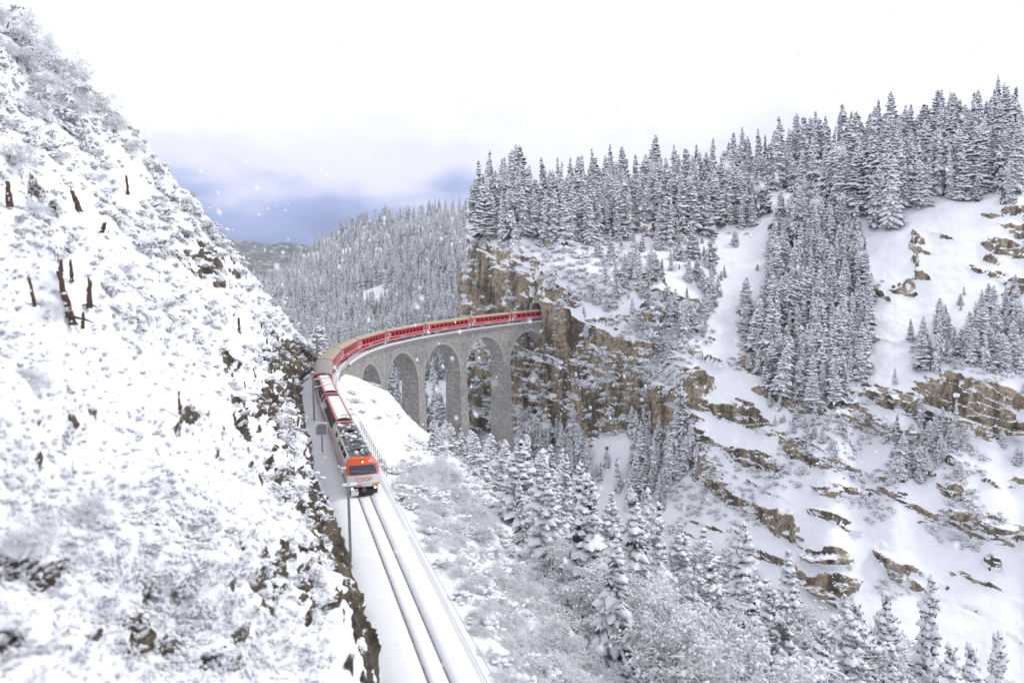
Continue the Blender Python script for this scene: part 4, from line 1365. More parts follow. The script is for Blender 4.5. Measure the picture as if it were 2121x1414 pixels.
def spruce_mesh(seed, H, R, load=.75, bare=.06, step=.42, droop=.5, gap=0.0):
    """tiers of drooping boughs: needles below, a pad of snow on top"""
    r = np.random.default_rng(seed)
    V, Q, MI = [], [], []
    nb = 0
    z = H * bare + .3
    tier = 0
    while z < H - .25:
        f = 1 - z / H
        rad = R * (f ** .72) * (1 + .15 * r.normal()) + .16
        if f > .85: rad *= .75 + (1 - f) * 1.6
        n = int(max(4, min(9, 3.5 + rad * 2.2)))
        a0 = r.uniform(0, 6.28)
        for k in range(n):
            if r.random() < gap: continue
            a = a0 + 6.283 * k / n + r.normal() * .18
            L = rad * r.uniform(.6, 1.2)
            zz = z + r.normal() * .10
            up = .10 + .35 * (1 - f) * r.uniform(.3, 1)
            dr = droop * r.uniform(.7, 1.3) * (.4 + .6 * f)
            w0 = .16 + L * r.uniform(.24, .42)
            nst = 6
            ca, sa = math.cos(a), math.sin(a)
            b = nb
            sl = r.random() < load
            lump = r.uniform(.6, 1.3)
            for j in range(nst):
                t = j / (nst - 1)
                d = L * t
                h = zz + L * (up * t - dr * t * t)
                w = w0 * (math.sin(math.pi * min(1, .16 + .84 * t) ** .8) * .9 + .12) * r.uniform(.65, 1.3)
                if j == nst - 1: w *= .35
                th = (.07 + .17 * math.sin(math.pi * min(1, t + .15)) * lump) * (1.25 if sl else .35)
                sag = w * r.uniform(.25, .75)
                jx = r.normal() * .05
                cx, cy = ca * d, sa * d
                V += [(cx - sa * w, cy + ca * w, h - sag), (cx - sa * w * .35 + ca * jx, cy + ca * w * .35 + sa * jx, h + th * r.uniform(.7, 1.2)), (cx + sa * w * .35, cy - ca * w * .35, h + th * r.uniform(.7, 1.2)), (cx + sa * w, cy - ca * w, h - sag * r.uniform(.6, 1.2)), (cx, cy, h - .10 - w * .35)]
                nb += 5
            for j in range(nst - 1):
                p, q = b + j * 5, b + (j + 1) * 5
                bare_seg = (not sl) and r.random() < .8
                for c in range(3):
                    Q.append((p + c, p + c + 1, q + c + 1, q + c)); MI.append(0 if (bare_seg and c != 1) else 1)
                Q.append((p + 3, p + 4, q + 4, q + 3)); MI.append(0)
                Q.append((p + 4, p, q, q + 4)); MI.append(0)
                # hanging needle tassels along both edges
                for e_ in (0, 3):
                    x0, y0, z0 = V[p + e_]; x1, y1, z1 = V[q + e_]
                    dz = r.uniform(.10, .34) * (.5 + .5 * f)
                    V.append(((x0 + x1) / 2 + r.normal() * .05, (y0 + y1) / 2 + r.normal() * .05, (z0 + z1) / 2 - dz)); nb += 1
                    Q.append((p + e_, q + e_, nb - 1, nb - 1)); MI.append(1 if sl and r.random() < .45 else 0)
        z += step * (.55 + .55 * f) * r.uniform(.85, 1.15)
        tier += 1
    # leader with a cap of snow
    for k in range(5):
        a = 6.283 * k / 5
        V.append((.10 * math.cos(a), .10 * math.sin(a), H - .5)); V.append((.09 * math.cos(a + .6), .09 * math.sin(a + .6), H - .15))
    V.append((0, 0, H + .1)); top = nb + 10
    for k in range(5):
        k2 = (k + 1) % 5
        Q.append((nb + 2 * k, nb + 2 * k2, nb + 2 * k2 + 1, nb + 2 * k + 1)); MI.append(1)
        Q.append((nb + 2 * k + 1, nb + 2 * k2 + 1, top, top)); MI.append(1)
    V = np.array(V); Q = np.array(Q)
    tri = Q[:, 2] == Q[:, 3]
    MI = np.array(MI)
    crown = np_mesh('crown', V, [Q[~tri], Q[tri][:, :3]], TREE_MATS[:2], np.concatenate([MI[~tri], MI[tri]]))
    tv, tq = [], []
    for i, (zz, rr_) in enumerate([(-.8, .034 * H ** .9 * .42), (H * .3, .012 * H), (H * .7, .006 * H), (H - .2, .02)]):
        for k in range(7): tv.append((rr_ * math.cos(6.283 * k / 7), rr_ * math.sin(6.283 * k / 7), zz))
    for i in range(3):
        for k in range(7): tq.append((i * 7 + k, i * 7 + (k + 1) % 7, (i + 1) * 7 + (k + 1) % 7, (i + 1) * 7 + k))
    trunk = np_mesh('trunk', tv, np.array(tq), [M_bark])
    nq = (~tri).sum()
    whole = np_mesh('spruce', np.concatenate([V, np.array(tv)]), [np.concatenate([Q[~tri], np.array(tq) + len(V)]), Q[tri][:, :3]], TREE_MATS, np.concatenate([MI[~tri], np.full(len(tq), 2), MI[tri]]))
    return crown, trunk, whole, H, R


def broad_mesh(seed, H, spread, ntw=900, stems=1, droop=.35, thick=1.0, lumps=220):
    """leafless tree or shrub: branching limbs and fine twigs, all carrying snow"""
    r = np.random.default_rng(seed)
    A, B, RA, RB = [], [], [], []

    def seg(p, q, ra, rb): A.append(p); B.append(q); RA.append(ra); RB.append(rb)
    ends = []

    def grow(p, d, L, rad, lev):
        n = 3
        for i in range(n):
            d = d + r.normal(size=3) * .16 + np.array([0, 0, -.10 * droop * lev])
            d /= np.linalg.norm(d)
            q = p + d * L / n
            seg(p, q, rad * (1 - .25 * i / n), rad * (1 - .25 * (i + 1) / n))
            if lev < 3 and i >= (1 if lev == 0 else 0):
                for _ in range(int(r.integers(1, 3)) + (1 if lev == 0 else 0)):
                    ax = r.normal(size=3); ax -= ax.dot(d) * d; ax /= np.linalg.norm(ax)
                    dd = d * r.uniform(.35, .8) + ax * r.uniform(.5, 1.0) * spread
                    dd /= np.linalg.norm(dd)
                    grow(q, dd, L * r.uniform(.45, .72), rad * .55, lev + 1)
            if lev >= 2: ends.append((q, d, L))
            p = q
        ends.append((p, d, L))
    for s_ in range(stems):
        a = 6.283 * s_ / max(1, stems) + r.uniform(0, 1)
        lean = 0.12 if stems == 1 else r.uniform(.25, .75) * spread
        d = np.array([math.cos(a) * lean, math.sin(a) * lean, 1.0]); d /= np.linalg.norm(d)
        grow(np.array([math.cos(a) * .1, math.sin(a) * .1, -.4 if stems > 1 else -.8]), d, H * (.55 if stems == 1 else .5) * r.uniform(.8, 1.1), .016 * H * (1 if stems == 1 else .6), 0)
    for _ in range(ntw):
        p, d, L = ends[int(r.integers(len(ends)))]
        dd = d * .4 + r.normal(size=3) * .75; dd[2] -= .35 * droop; dd /= np.linalg.norm(dd)
        l = H * r.uniform(.05, .13)
        q = p + dd * l * .55; dd = dd + np.array([0, 0, -.5 * droop]) + r.normal(size=3) * .2; dd /= np.linalg.norm(dd)
        w = .0050 * H * thick * r.uniform(.7, 1.4)
        seg(p, q, w, w * .8); seg(q, q + dd * l * .5, w * .8, w * .3)
    A, B = np.array(A), np.array(B); RA, RB = np.array(RA)[:, None], np.array(RB)[:, None]
    d = B - A; d /= np.linalg.norm(d, axis=1, keepdims=True) + 1e-9
    u = np.cross(d, [0.02, 0.01, 1.0]); u /= np.linalg.norm(u, axis=1, keepdims=True) + 1e-9
    v = np.cross(u, d)
    V = []
    for P_, Rr in ((A, RA), (B, RB)):
        for k in range(3):
            t = math.pi / 2 + 2 * math.pi * k / 3
            V.append(P_ + (u * math.cos(t) + v * math.sin(t)) * np.maximum(Rr, .004 * H * .35))
    V = np.stack(V, 1); n = len(A)
    base = np.arange(n)[:, None] * 6
    Q = np.concatenate([base + np.array([[k, (k + 1) % 3, 3 + (k + 1) % 3, 3 + k]]) for k in range(3)])
    V = V.reshape(-1, 3)
    MI = np.zeros(len(Q), int)
    # snow lying along the twigs
    lv, lq = [], []
    for _ in range(lumps):
        p, dd, L = ends[int(r.integers(len(ends)))]
        dd = dd + r.normal(size=3) * .45; dd[2] *= .5; dd /= np.linalg.norm(dd)
        c = p + r.normal(size=3) * .035 * H
        sx = np.cross(dd, [0, 0, 1.0]); sx /= np.linalg.norm(sx) + 1e-6; sz = np.cross(sx, dd)
        l_ = H * r.uniform(.014, .036); w_ = H * r.uniform(.007, .016)
        o = np.array([dd * l_ - sz * w_, sx * w_ * 1.2, -dd * l_ - sz * w_, -sx * w_ * 1.2, sz * w_ * 1.3, -sz * w_ * .6])
        b = len(V) + len(lv)
        lv += list(o + c)
        lq += [(b + i, b + (i + 1) % 4, b + 4) for i in range(4)] + [(b + (i + 1) % 4, b + i, b + 5) for i in range(4)]
    if lumps:
        V = np.concatenate([V, np.array(lv)])
        return np_mesh('crown', V, [Q, np.array(lq)], [M_twig, M_snow], np.concatenate([MI, np.ones(len(lq), int)]))
    return np_mesh('crown', V, Q, [M_twig, M_snow], MI)


def pillow_mesh(seed, n=26):
    """a hummock of snow-buried scrub: lumpy snow pads over dark stalks"""
    r = np.random.default_rng(seed)
    V, Q, MI = [], [], []
    for k in range(n):
        a = r.uniform(0, 6.28); d = abs(r.normal()) * .42
        c = np.array([math.cos(a) * d, math.sin(a) * d, r.uniform(.12, .55) * (1.1 - .7 * d)])
        ex = np.array([r.uniform(.10, .26), r.uniform(.08, .2), r.uniform(.05, .11)])
        b = len(V); rot = r.uniform(0, 6.28)
        m = 7
        for lv, (fz, fr) in enumerate(((-.9, .55), (-.1, 1.0), (.7, .7))):
            for i in range(m):
                t = 6.283 * i / m + rot; q_ = fr * r.uniform(.8, 1.2)
                V.append(c + np.array([math.cos(t) * ex[0] * q_, math.sin(t) * ex[1] * q_, fz * ex[2]]))
        V.append(c + [0, 0, ex[2] * 1.15])
        for lv in range(2):
            for i in range(m):
                Q.append((b + lv * m + i, b + lv * m + (i + 1) % m, b + (lv + 1) * m + (i + 1) % m, b + (lv + 1) * m + i)); MI.append(0 if lv == 0 and r.random() < .25 else 1)
        for i in range(m):
            Q.append((b + 2 * m + i, b + 2 * m + (i + 1) % m, b + 3 * m, b + 3 * m)); MI.append(1)
        # stalk
        for _ in range(2):
            b2 = len(V); e = c + r.normal(size=3) * .08; f = np.array([c[0] * .5, c[1] * .5, -.25]); w = .012
            for P_ in (f, e): V += [P_ + [w, 0, 0], P_ + [-w, w, 0], P_ + [-w, -w, 0]]
            for i in range(3): Q.append((b2 + i, b2 + (i + 1) % 3, b2 + 3 + (i + 1) % 3, b2 + 3 + i)); MI.append(0)
    for _ in range(14):                          # bare stems poking out
        a = r.uniform(0, 6.28); d = abs(r.normal()) * .45
        f = np.array([math.cos(a) * d, math.sin(a) * d, -.1]); e = f + np.array([r.normal() * .25, r.normal() * .25, r.uniform(.35, .85)]); w = .007
        b2 = len(V)
        for P_, ww in ((f, w), (e, w * .5)): V += [P_ + [ww, 0, 0], P_ + [-ww, ww, 0], P_ + [-ww, -ww, 0]]
        for i in range(3): Q.append((b2 + i, b2 + (i + 1) % 3, b2 + 3 + (i + 1) % 3, b2 + 3 + i)); MI.append(0)
    V = np.array(V); Q = np.array(Q); tri = Q[:, 2] == Q[:, 3]; MI = np.array(MI)
    return np_mesh('scrub', V, [Q[~tri], Q[tri][:, :3]], [M_scrub, M_snow], np.concatenate([MI[~tri], MI[tri]]))


SPR = [spruce_mesh(100 + i, H, R, load, step=.60, droop=dr, gap=gp) for i, (H, R, load, dr, gp) in enumerate([
    (15, 2.7, .95, .55, .08), (15, 2.2, .92, .65, .12), (15, 3.1, .92, .5, .10), (15, 2.0, .9, .75, .14), (15, 2.5, .85, .6, .2), (15, 2.9, .97, .7, .06), (15, 1.7, .88, .6, .16), (15, 3.7, .95, .4, .34), (15, 2.6, .85, .95, .32), (15, 3.3, .97, .3, .42), (15, 2.2, .6, .7, .25)])]
THIN = [spruce_mesh(140 + i, 15, R, .6, bare=.25, step=.55, droop=.5, gap=.3) for i, R in enumerate((1.5, 1.9))]       # sparse larches
BRO = [broad_mesh(200 + i, 8, sp, ntw=1500, stems=st, droop=dr, lumps=1500) for i, (sp, st, dr) in enumerate([(.9, 1, .5), (1.1, 3, .7), (.8, 2, .4), (1.2, 4, .9)])]
BUSH = [broad_mesh(230 + i, 3, 1.1, ntw=600, stems=6, droop=.7, thick=1.2, lumps=900) for i in range(3)]
PIL = [pillow_mesh(260 + i) for i in range(5)]
trunk_b = MB(); trunk_b.tube([(0, 0, -1), (0.05, 0, 1.2), (.0, .05, 2.6)], [.16, .12, .08], 7); TRB = trunk_b.mesh('trunk', M_bark)
stem_b = MB(); stem_b.tube([(0, 0, -.6), (.02, 0, .3), (.0, .03, .7)], [.05, .04, .02], 6); STB = stem_b.mesh('stem', M_bark)


def scatter(name, label, cat, protos, pts, rot, scl, idx, matlist=None):
    """one uncountable mass: many copies of a few meshes on points"""
    me = bpy.data.meshes.new(name)
    pts = np.asarray(pts, np.float32)
    me.vertices.add(len(pts)); me.vertices.foreach_set('co', pts.ravel())
    for nm, ty, dat, fld in (('rot', 'FLOAT_VECTOR', rot, 'vector'), ('scl', 'FLOAT_VECTOR', scl, 'vector')):
        a = me.attributes.new(nm, ty, 'POINT'); a.data.foreach_set(fld, np.asarray(dat, np.float32).ravel())
    a = me.attributes.new('idx', 'INT', 'POINT'); a.data.foreach_set('value', np.asarray(idx, np.int32))
    me.update()
    col = bpy.data.collections.new(name + '_sources')
    for i, pm in enumerate(protos):
        o = bpy.data.objects.new('%s_source_%02d' % (name, i), pm); col.objects.link(o)
    ng = bpy.data.node_groups.new(name, 'GeometryNodeTree')
    ng.interface.new_socket('Geometry', in_out='INPUT', socket_type='NodeSocketGeometry')
    ng.interface.new_socket('Geometry', in_out='OUTPUT', socket_type='NodeSocketGeometry')
    N = ng.nodes; K = ng.links
    gi = N.new('NodeGroupInput'); go = N.new('NodeGroupOutput')
    ip = N.new('GeometryNodeInstanceOnPoints'); ci = N.new('GeometryNodeCollectionInfo')
    ci.inputs['Collection'].default_value = col; ci.inputs['Separate Children'].default_value = True; ci.inputs['Reset Children'].default_value = True
    ip.inputs['Pick Instance'].default_value = True

    def na(nm, ty):
        n = N.new('GeometryNodeInputNamedAttribute'); n.data_type = ty; n.inputs['Name'].default_value = nm; return n.outputs['Attribute']
    er = N.new('FunctionNodeEulerToRotation')
    K.new(na('rot', 'FLOAT_VECTOR'), er.inputs[0])
    K.new(gi.outputs[0], ip.inputs['Points']); K.new(ci.outputs[0], ip.inputs['Instance'])
    K.new(er.outputs[0], ip.inputs['Rotation']); K.new(na('scl', 'FLOAT_VECTOR'), ip.inputs['Scale']); K.new(na('idx', 'INT'), ip.inputs['Instance Index'])
    K.new(ip.outputs[0], go.inputs[0])
    o = link(bpy.data.objects.new(name, me))
    md = o.modifiers.new('scatter', 'NODES'); md.node_group = ng
    tag(o, label, cat, kind='stuff')
    return o


# ------------------------------------------------------------------ where trees stand
R2 = np.random.default_rng(77)
trees = []          # dict(p, H, var, zone, lean)


def add_tree(p, H, zone, var=None, wide=None):
    trees.append(dict(p=Vector(p), H=H, zone=zone, var=int(R2.integers(len(SPR))) if var is None else var, rz=R2.uniform(0, 6.28), wide=wide or R2.uniform(.85, 1.4)))


def inside(x, y, poly):
    c = False; j = len(poly) - 1
    for i in range(len(poly)):
        xi, yi = poly[i]; xj, yj = poly[j]
        if (yi > y) != (yj > y) and x < (xj - xi) * (y - yi) / (yj - yi + 1e-9) + xi: c = not c
        j = i
    return c


# open snow: gullies and fields that carry no trees
OPEN = [[(1590, 400), (1640, 400), (1620, 470), (1560, 560), (1535, 700), (1500, 760), (1470, 760), (1480, 640), (1520, 540)], [(1960, 420), (2121, 415), (2121, 590), (1980, 640), (1900, 700), (1850, 780), (1800, 840), (1740, 800), (1800, 690), (1850, 600), (1800, 560), (1830, 480)],
        [(1300, 470), (1330, 480), (1440, 600), (1420, 640), (1360, 560)]]
# woods: polygon, spacing in photo px, tree height range, zone
WOOD = [
    ([(968, 490), (985, 425), (1130, 405), (1300, 385), (1400, 372), (1560, 345), (1590, 400), (1560, 470), (1480, 480), (1400, 500), (1330, 470), (1300, 480), (1240, 520), (1130, 500), (1060, 500), (1000, 492)], 17, (10, 19), 'clifftop'),
    ([(1560, 345), (1700, 318), (1850, 292), (2000, 275), (2125, 262), (2125, 420), (1990, 420), (1900, 440), (1830, 480), (1760, 440), (1700, 430), (1640, 410), (1600, 400)], 19, (14, 25), 'ridge'),
    ([(1600, 470), (1640, 430), (1740, 470), (1780, 560), (1810, 640), (1790, 760), (1760, 830), (1700, 850), (1620, 830), (1560, 760), (1550, 640), (1590, 560)], 17, (8, 15), 'gully strip'),
    ([(1340, 500), (1420, 500), (1480, 520), (1500, 560), (1480, 640), (1440, 720), (1400, 700), (1390, 620), (1340, 560)], 24, (6, 11), 'gully edge'),
    ([(1880, 700), (1900, 640), (1950, 650), (2010, 690), (2060, 640), (2125, 580), (2125, 770), (2000, 765), (1880, 765)], 20, (5, 11), 'rock shelf'),
    ([(1220, 520), (1330, 510), (1400, 640), (1390, 740), (1300, 650), (1240, 590)], 26, (4, 9), 'cliff ledges'),
    ([(1840, 900), (1980, 880), (1990, 960), (1900, 1000), (1840, 970)], 22, (4, 8), 'lower shelf'),
    ([(1560, 860), (1700, 850), (1760, 900), (1740, 960), (1640, 930)], 28, (3, 6), 'lower shelf'),
    ([(1080, 900), (1200, 900), (1230, 980), (1210, 1010), (1090, 1000)], 17, (6, 11), 'cliff foot'),
    ([(1290, 890), (1420, 890), (1440, 960), (1400, 1040), (1310, 1060), (1300, 960)], 19, (6, 12), 'cliff foot'),
    ([(1380, 900), (1480, 920), (1500, 960), (1420, 950)], 30, (3, 6), 'cliff foot'),
]
for poly, spc, (h0, h1), zone in WOOD:
    xs = [p[0] for p in poly]; ys = [p[1] for p in poly]
    y = min(ys)
    row = 0
    while y < max(ys):
        x = min(xs) + (row % 2) * spc / 2
        while x < max(xs):
            jx, jy = x + R2.normal() * spc * .33, y + R2.normal() * spc * .3
            ex, ey = jx + R2.normal() * 16, jy + R2.normal() * 13
            if inside(ex, ey, poly) and not any(inside(ex, ey, o) for o in OPEN) and R2.random() < .78:
                h = hit(jx, jy, ('gorge_wall',))
                if h is not None:
                    if not (zone in ('cliff ledges',) and h[1].z < .25):
                        add_tree(h[0] - Vector((0, 0, .5)), (h0 + (h1 - h0) * R2.beta(1.1, 1.5)) * (1 if R2.random() < .72 else R2.uniform(.35, .75)), zone)
            x += spc
        y += spc * .62; row += 1
for _ in range(420):
    jx, jy = R2.uniform(1180, 2121), R2.uniform(480, 1000)
    if any(inside(jx, jy, o) for o in OPEN) and R2.random() < .93: continue
    h = hit(jx, jy, ('gorge_wall',))
    if h is None or h[1].z < .35: continue
    if fbm(np.array([[h[0].x, h[0].y, h[0].z]]), .03, 2, seed=57)[0] < .0: continue
    add_tree(h[0] - Vector((0, 0, .3)), R2.uniform(1.8, 6.5), 'gully edge' if jx < 1560 else 'rock shelf' if jx > 1820 and jy < 800 else 'lower shelf' if jy > 820 else 'gully strip')
# the crest carries on behind its skyline
for px in np.arange(975, 2140, 9):
    h = hit(px, np.interp(px, [968, 1124, 1300, 1550, 1850, 2121], [428, 412, 392, 352, 300, 270]), ('gorge_wall',))
    if h is None: continue
    p = h[0] + Vector((R2.normal() * 2, R2.uniform(4, 34), 0))
    z = ground(p.x, p.y, ('gorge_wall',))
    if z > -40: add_tree((p.x, p.y, z - .5), R2.uniform(8, 21) * (1.15 if px > 1700 else 1), 'ridge' if px > 1560 else 'clifftop')
# wooded hill behind the viaduct
back = []
for px in np.arange(440, 985, 6.5):
    for py in np.arange(432, 790, 7.5):
        jx, jy = px + R2.normal() * 3, py + R2.normal() * 3
        h = hit(jx, jy, ('back_hill',))
        if h is None: continue
        if fbm(np.array([[h[0].x, h[0].y, 0]]), .02, 3, seed=8)[0] < -.62: continue
        p = h[0]
        back.append((p.x, p.y, p.z - .8, R2.uniform(7, 15) * (1 if p.y > 420 else .85)))
# named-by-sight spruces: photo column, row of the tip, distance
NEAR = [(1095, 893, 150), (1165, 925, 146), (1215, 948, 140), (1042, 905, 156), (985, 885, 150), (936, 872, 150), (917, 868, 160), (1010, 962, 128), (830, 850, 150), (862, 872, 140), (885, 905, 130), (805, 840, 156),
        (1550, 1076, 72), (1490, 1108, 78), (1300, 1000, 118), (1330, 1005, 124), (1455, 1090, 92), (1400, 1075, 98), (1640, 1140, 88), (1920, 1185, 72), (1845, 1215, 70), (1800, 1235, 66), (1715, 1260, 62),
        (1060, 990, 116), (1120, 1010, 104), (960, 950, 128), (1250, 1010, 112), (1370, 1030, 106), (1180, 1020, 108), (1760, 1255, 58), (2020, 1330, 56), (1950, 1330, 52), (910, 935, 122), (1590, 1190, 66), (1440, 1160, 74),
        (2090, 1300, 64), (1350, 1130, 84), (1540, 1180, 60), (1270, 1080, 92)]
for px, py, d in NEAR:
    tip = Vector(ray(px, py)) * d
    z = ground(tip.x, tip.y, ('right_bank', 'gorge_wall'))
    H = tip.z - z
    if 3 < H < 34: add_tree((tip.x, tip.y, z - .4), H, 'bank', var=int(R2.choice([0, 2, 5, 4])), wide=max(.75, min(1.25, 15 / H * 1.05)))
for _ in range(1500):
    if sum(1 for t_ in trees if t_['zone'] == 'bank') > 185: break
    s_ = R2.uniform(-30, 105); o_ = R2.uniform(7, 92)
    p = straight(np.array(s_), np.array(float(np.interp(min(s_, 92), _Sx, _Ox)) + 2.2 + o_), np.array(0.0))
    if o_ < 9 + max(0, s_ - 60) * .25: continue
    if any((p[0] - t_['p'].x) ** 2 + (p[1] - t_['p'].y) ** 2 < 10 for t_ in trees if t_['zone'] == 'bank'): continue
    z = ground(p[0], p[1], ('right_bank', 'gorge_wall'))
    x_, y_ = pix((p[0], p[1], z + 12))
    lim = float(np.interp(x_, [700, 800, 900, 1000, 1100, 1250, 1400, 1600, 2121], [815, 840, 868, 890, 900, 975, 1030, 1080, 1250]))
    H = R2.uniform(6.5, 14)
    while H > 4 and pix((p[0], p[1], z + H))[1] < lim: H -= .7
    if H > 4.5: add_tree((p[0], p[1], z - .4), H, 'bank', wide=R2.uniform(1.0, 1.35))
# spruces left of the bend, seen past the end of the cutting
for px, py, d in [(655, 655, 190), (622, 630, 230), (640, 640, 260), (600, 610, 250), (675, 668, 210), (690, 650, 250), (576, 585, 240), (645, 700, 175), (668, 690, 230), (705, 672, 245), (720, 660, 270), (630, 600, 290), (560, 570, 270)]:
    tip = Vector(ray(px, py)) * d
    z = ground(tip.x, tip.y, ('left_hillside', 'back_hill', 'right_bank'))
    H = tip.z - z
    if H < 3: continue
    add_tree((tip.x, tip.y, z - .4), min(H, 22), 'bend')
# seen through the arches
for px, py, d in [(898, 722, 262), (880, 750, 258), (870, 800, 250), (800, 748, 268), (825, 770, 262), (918, 780, 255), (960, 790, 252), (955, 740, 262), (790, 800, 250), (905, 830, 245), (965, 840, 246), (805, 850, 240), (890, 870, 238)]:
    tip = Vector(ray(px, py)) * d
    z = ground(tip.x, tip.y, ('back_hill', 'right_bank'))
    H = tip.z - z
    add_tree((tip.x, tip.y, z - .4), max(6, min(H, 26)), 'arches')

# largest 290 stand as single trees; the rest of each wood is one mass
for t_ in trees:
    t_['size'] = t_['H'] / max(10, t_['p'].y)
    t_['px'], t_['py'] = [float(v) for v in pix(t_['p'] + Vector((0, 0, t_['H'] * .5)))]
order = sorted(trees, key=lambda t_: -t_['size'] - (1 if t_['zone'] in ('bank', 'arches', 'bend') else 0))
single = order[:300]; mass = order[300:]
ZONE = {'clifftop': 'in the wood on top of the brown cliff', 'ridge': 'in the forest along the right-hand ridge', 'gully strip': 'in the tree strip between the two snow gullies', 'gully edge': 'on the open slope beside the narrow snow gully',
        'rock shelf': 'on the snowy shelf above the big brown rock band', 'cliff ledges': 'clinging to the snowy ledges of the cliff', 'lower shelf': 'on the small shelf below the rock bands', 'cliff foot': 'at the snowy foot of the brown cliff', 'bank': 'on the bank below the track', 'bend': 'beyond the bend, behind the train', 'arches': 'behind the viaduct, seen through its arches'}


def ordinal(n):
    return '%d%s' % (n, 'th' if 10 <= n % 100 <= 20 else {1: 'st', 2: 'nd', 3: 'rd'}.get(n % 10, 'th'))


for zone in ZONE:
    L_ = sorted([t_ for t_ in single if t_['zone'] == zone], key=lambda t_: t_['px'])
    for k, t_ in enumerate(L_):
        cr_, tr_, wh_, H0, R0 = SPR[t_['var']]
        f = t_['H'] / H0
        o = empty('spruce_tree', loc=t_['p'])
        o.rotation_euler = (R2.normal() * .05, R2.normal() * .05, t_['rz'])
        o.scale = (f ** .75 * t_['wide'],) * 2 + (f,)
        word = 'tall' if t_['H'] > 15 else 'small' if t_['H'] < 8 else 'snow-laden'
        tag(o, '%s snowy spruce %s, %s from left' % (word, ZONE[zone], ordinal(k + 1)), 'tree', 'spruces ' + ZONE[zone])
        link(bpy.data.objects.new('trunk', tr_), o); link(bpy.data.objects.new('crown', cr_), o)

protos = [x[2] for x in SPR] + [x[2] for x in THIN]
mp_, mr_, ms_, mi_ = [], [], [], []
for t_ in mass:
    f = t_['H'] / 15
    mp_.append(t_['p'][:]); mr_.append((R2.normal() * .05, R2.normal() * .05, t_['rz'])); ms_.append((f ** .8 * t_['wide'],) * 2 + (f,)); mi_.append(t_['var'])
if mp_: scatter('hillside_forest', 'dense snowy spruce forest covering the slopes of the gorge wall', 'forest', protos, mp_, mr_, ms_, mi_)
bp = np.array([b_[:3] for b_ in back]); bh = np.array([b_[3] for b_ in back]) / 15
scatter('far_forest', 'distant snowy forest on the hill behind the viaduct', 'forest', protos, bp, np.stack([0 * bh, 0 * bh, R2.uniform(0, 6.28, len(bh))], 1), np.stack([bh ** .9 * .95, bh ** .9 * .95, bh], 1), R2.integers(0, len(protos), len(bh)))

# leafless snow-covered trees crowding the near bank
bro = []
for _ in range(2600):
    s = R2.uniform(-46, 62); o_ = R2.uniform(3.5, 88)
    if s > 12 and R2.random() > (.35 + .65 * min(1, (o_ - 3) / 9)): continue
    if s < 14 and R2.random() < .45: o_ = R2.uniform(.9, 8)
    if s > 15 and o_ < 4 + (s - 15) * .30: continue
    if s > 30 and R2.random() < .6: continue
    p = straight(np.array(s), np.array(float(np.interp(s, _Sx, _Ox)) + 2.2 + o_), np.array(0.0))
    if any((p[0] - q[0]) ** 2 + (p[1] - q[1]) ** 2 < ((.8 if o_ < 8 else 1.5) + (.013 if o_ < 8 else .035) * math.hypot(p[0], p[1])) ** 2 for q in bro): continue
    z = ground(p[0], p[1], ('right_bank',))
    H = R2.uniform(.9, 1.4 + .28 * o_) if o_ < 8 else R2.uniform(4.5, 9) if o_ < 36 else R2.uniform(8, 14)
    tx = float(pix((p[0], p[1], z + H))[0]); lim = float(np.interp(tx, [760, 830, 900, 1000, 1250, 1400, 1700, 2121], [900, 950, 1020, 1085, 1105, 1190, 1280, 1390])) + R2.normal() * 18
    while o_ > 8 and H > 1.5 and pix((p[0], p[1], z + H))[1] < lim: H -= .4
    if o_ > 8 and H < 2: continue
    x_, y_ = pix((p[0], p[1], z + H))
    if not (-60 < x_ < 2200 and y_ < 1560): continue
    bro.append((p[0], p[1], z, H, o_))
bro.sort(key=lambda b_: float(pix((b_[0], b_[1], b_[2] + b_[3]))[0]))
nb_ = 0
for x, y, z, H, o_ in bro:
    small = o_ < 8
    nb_ += 1
    e_ = empty('snowy_shrub' if small else 'bare_tree', loc=(x, y, z - .2))
    e_.rotation_euler = (R2.normal() * .06, R2.normal() * .06, R2.uniform(0, 6.28))
    f = H / (3 if small else 8)
    e_.scale = (f * R2.uniform(.95, 1.25),) * 2 + (f,)
    tag(e_, '%s leafless %s caked in snow on the trackside bank, %s from left' % ('low' if H < 4 else 'tall' if H > 7.2 else 'rounded', 'shrub' if small else 'tree', ordinal(nb_)), 'shrub' if small else 'tree', 'snow-caked trees and shrubs on the near bank')
    link(bpy.data.objects.new('stem' if small else 'trunk', STB if small else TRB), e_)
    link(bpy.data.objects.new('crown', (BUSH if small else BRO)[int(R2.integers(3 if small else 4))]), e_)

